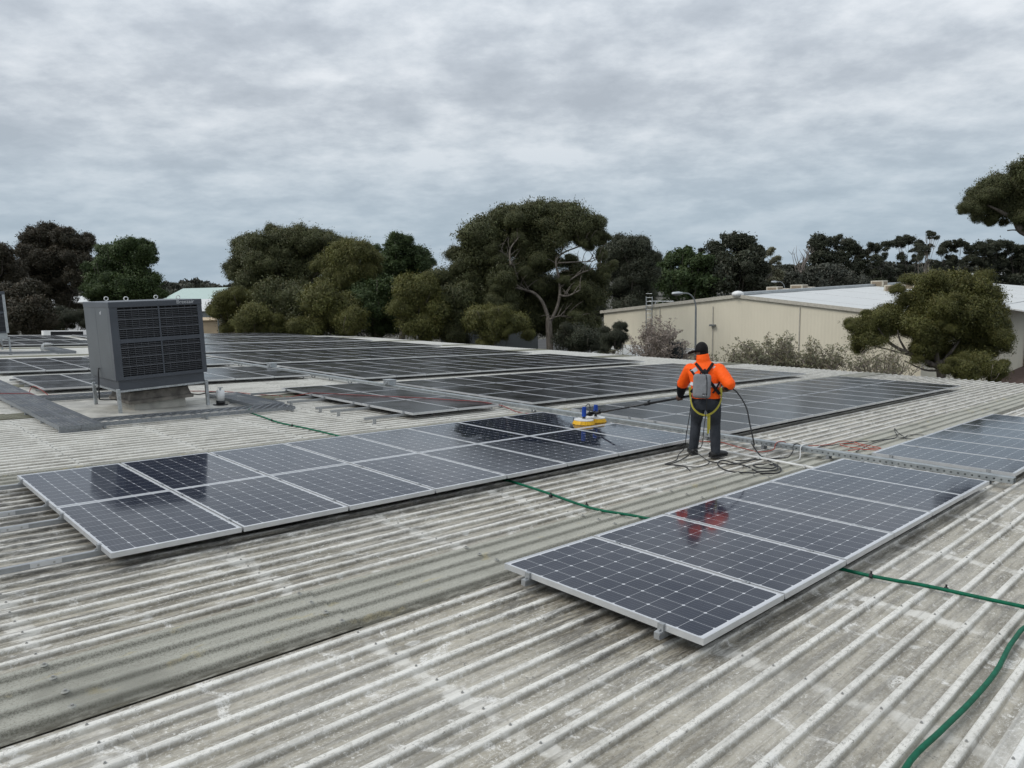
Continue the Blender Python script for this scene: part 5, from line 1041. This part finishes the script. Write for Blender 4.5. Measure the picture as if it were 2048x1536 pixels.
# bare tree
p = at(1597, 700, 96); p[2] = GZ; g = MB(); tz = at(1592, 490, 96)[2] - GZ
g.tube(smooth_path([(0, 0, 0), (.1, 0, tz * .5), (0, 0, tz * .72)], 4), list(np.linspace(.22, .14, 9)), 7)
for i in range(11):
    a = random.uniform(-1.6, 1.6); z0 = tz * random.uniform(.5, .75); z1 = tz * random.uniform(.85, 1.0); q = (RW[0] * a)
    pts = smooth_path([(0, 0, z0), (q[0] * .5, q[1] * .5, (z0 + z1) / 2), (q[0], q[1], z1)], 3); g.tube(pts, list(np.linspace(.09, .02, len(pts))), 5)
    for k in range(4): s = pts[random.randint(2, len(pts) - 1)]; g.tube((s, s + Vector((random.uniform(-.5, .5), random.uniform(-.5, .5), random.uniform(.3, 1.0)))), [.035, .012], 4)
o = g.build('bare_tree', BARK['twig'], None, True); o.location = p; tag(o, 'leafless grey tree on the right skyline', 'tree')
# olive tree before the warehouse
ol = tree('olive_green_tree', 'domed olive-green tree leaning before the warehouse at right', 'olive', 'pale', 40, 1880,
     [(1718, 655, 24), (1745, 640, 28), (1775, 628, 26), (1735, 680, 26), (1760, 665, 28), (1790, 645, 20), (1722, 690, 16), (1828, 600, 34), (1862, 585, 36), (1900, 580, 38), (1940, 585, 36), (1972, 600, 32), (1990, 628, 26), (1845, 630, 36), (1890, 622, 40), (1935, 625, 40), (1970, 650, 34), (1850, 665, 34), (1890, 668, 38), (1935, 672, 38), (1975, 682, 30), (1845, 698, 24), (1880, 705, 26), (1925, 708, 26), (1960, 705, 22), (1992, 655, 28), (1995, 690, 22), (1825, 648, 26), (1865, 720, 20), (1905, 722, 22)], dens=165, leaf=(.17, .050), tr_r=.22, droop=.9, limbs=False, sub=12, flat=.92)
g = MB()
def limb2(pts, r0, r1, D=39.6):
    P = smooth_path([Vector(at(px, py, D) - np.array(ol.location)) for px, py in pts], 5); g.tube(P, list(np.linspace(r0, r1, len(P))), 8)
limb2([(1885, 830), (1884, 770), (1880, 735), (1875, 722)], .26, .2); limb2([(1878, 735), (1850, 722), (1815, 706), (1785, 690), (1765, 670), (1755, 655)], .15, .04); limb2([(1815, 706), (1800, 680), (1795, 660)], .07, .03); limb2([(1876, 728), (1868, 690), (1860, 650), (1870, 610)], .15, .05); limb2([(1880, 730), (1905, 700), (1930, 660)], .13, .05); limb2([(1840, 716), (1780, 700), (1740, 690)], .06, .02); limb2([(1884, 740), (1850, 740), (1810, 722)], .07, .03)
g.build('limb', BARK['pale'], ol, True)
tree('shrub', 'round olive bush at the foot of the olive-green tree', 'olive', 'twig', 37, 1955, [(1920, 735, 24), (1955, 730, 28), (1985, 742, 22), (1935, 752, 22)], dens=165, leaf=(.15, .045), tr_r=.06, cat='shrub')
# large gum limb reaching in at the right edge
rg = tree('gum_tree', 'large gum reaching in from beyond the right edge', 'gum', 'pale', 33, 2230,
     [(1955, 392, 26), (1985, 380, 28), (2015, 388, 30), (2045, 380, 30), (1945, 418, 20), (1972, 415, 28), (2005, 420, 28), (2040, 418, 28), (1955, 438, 12), (1985, 440, 14), (2042, 345, 22), (2065, 350, 34), (2100, 400, 60), (2075, 450, 26), (2052, 462, 8), (2150, 360, 70), (2160, 440, 60), (2230, 400, 70)], dens=120, leaf=(.20, .055), droop=1.1, limbs=False, sub=12)
g = MB(); ol2 = rg
P = smooth_path([Vector(at(px, py, 32.8) - np.array(rg.location)) for px, py in ((2230, 900), (2225, 640), (2170, 520), (2090, 478), (2045, 462), (2030, 440), (2005, 425), (1975, 410))], 5); g.tube(P, list(np.linspace(.36, .03, len(P))), 8)
P = smooth_path([Vector(at(px, py, 32.8) - np.array(rg.location)) for px, py in ((2050, 464), (2030, 460), (2015, 461))], 3); g.tube(P, [.05] * 3 + [.03] * (len(P) - 3), 6); g.build('limb', BARK['pale'], rg, True)
# twiggy shrubs before the warehouse wall
def shrub(px0, px1, py_top, D, label, fol, n_stem, leaf_n, lsz, dark='twig', base_py=None):
    c = at((px0 + px1) / 2, py_top, D); a, b = at(px0, py_top, D), at(px1, py_top, D); wd = np.linalg.norm((b - a)[:2]) / 2; H = c[2] - GZ
    e = empty('twiggy_shrub'); e.location = (c[0], c[1], GZ); g = MB(); tips = []
    zb = max(0, H - wd * 1.5) * .6
    for i in range(n_stem):
        a_ = random.uniform(0, 2 * math.pi); rr = wd * random.uniform(.15, 1) ** .7; z1 = H * (1 - .16 * (rr / wd) ** 2) * random.uniform(.86, 1.0)
        t = Vector((math.cos(a_) * rr, math.sin(a_) * rr, z1)); m_ = Vector((t.x * .45, t.y * .45, zb + (z1 - zb) * .55)); b0 = Vector((math.cos(a_) * .2, math.sin(a_) * .2, 0))
        P = smooth_path([b0, Vector((t.x * .15, t.y * .15, zb)), m_, t], 3); g.tube(P, list(np.linspace(.05, .008, len(P))), 5)
        for k in range(7):
            s = P[random.randint(4, len(P) - 1)]; q = s + Vector((random.uniform(-.5, .5), random.uniform(-.5, .5), random.uniform(.05, .55))); g.tube((s, q), [.014, .006], 4); tips += [s, q, s.lerp(q, .5)]
            for r in range(2): q2 = s.lerp(q, random.uniform(.4, .9)) + Vector((random.uniform(-.22, .22), random.uniform(-.22, .22), random.uniform(.0, .28))); g.tube((s.lerp(q, .6), q2), [.008, .004], 3); tips.append(q2)
    g.build('stems', BARK[dark], e); cl = [(t, (.13, .13, .11)) for t in tips]
    me = leaf_mesh('foliage', cl, leaf_n * .62, lsz, lsz * .42, FOL[fol], 3, .0, .2); link('foliage', me, e); tag(e, label, 'shrub', 'twiggy shrubs along the warehouse wall')
shrub(1265, 1365, 645, 36, 'dusty pink twiggy shrub left of the worker before the lean-to', 'pink', 60, 34, .11)
shrub(1440, 1540, 690, 34, 'thin sage shrub just right of the worker', 'sage', 55, 30, .11); shrub(1510, 1610, 680, 35, 'second sage shrub right of the worker', 'sage', 60, 32, .11); shrub(1590, 1695, 692, 34, 'third sage shrub nearest the olive-green tree', 'sage', 55, 32, .11)
shrub(1700, 1830, 705, 36, 'open twiggy shrub under the limbs of the olive-green tree', 'sage', 55, 22, .10); shrub(1385, 1460, 712, 34, 'low sage shrub half hidden behind the worker', 'sage', 30, 26, .10); shrub(1335, 1385, 690, 37, 'small pinkish shrub behind the dark notice board', 'pink', 24, 26, .10)
tree('small_tree', 'small dark leafy tree at the left corner of the warehouse', 'dark', 'dark', 40, 1222, [(1238, 655, 14), (1228, 672, 16), (1215, 685, 16), (1245, 675, 12), (1210, 700, 12), (1235, 692, 12)], dens=70, leaf=(.2, .09), tr_r=.08)
shrub(1200, 1260, 694, 38, 'pale scrubby shrub under the small dark tree', 'sage', 12, 20, .1)
# far-off wooded rise
hl_ = MB(); far_cl = []
for i in range(70):
    px = -120 + i * 12.5 + random.uniform(-4, 4); hgt = 575 - 9 * math.exp(-((px - 385) / 40) ** 2) + random.uniform(-3, 3); far_cl.append((at(px, hgt + 12, 330 + random.uniform(-20, 20)), (4.2, 4.2, 3.6)))
    far_cl.append((at(px + 5, hgt + 24, 315 + random.uniform(-15, 15)), (4.5, 4.5, 4.0)))
for i in range(46): px = 1280 + i * 20; far_cl.append((at(px, 556 - (px - 1280) * .022 + random.uniform(-3, 3), 300), (4.5, 4.5, 3.5))); far_cl.append((at(px, 572 - (px - 1280) * .022, 290), (4.5, 4.5, 4)))
me = leaf_mesh('distant_wood', far_cl, 2.6, 1.6, .9, FOL['grey'], 8, .3, .2); o = link('distant_wood', me); tag(o, 'distant grey-green wood along the horizon', 'wood', kind='stuff')
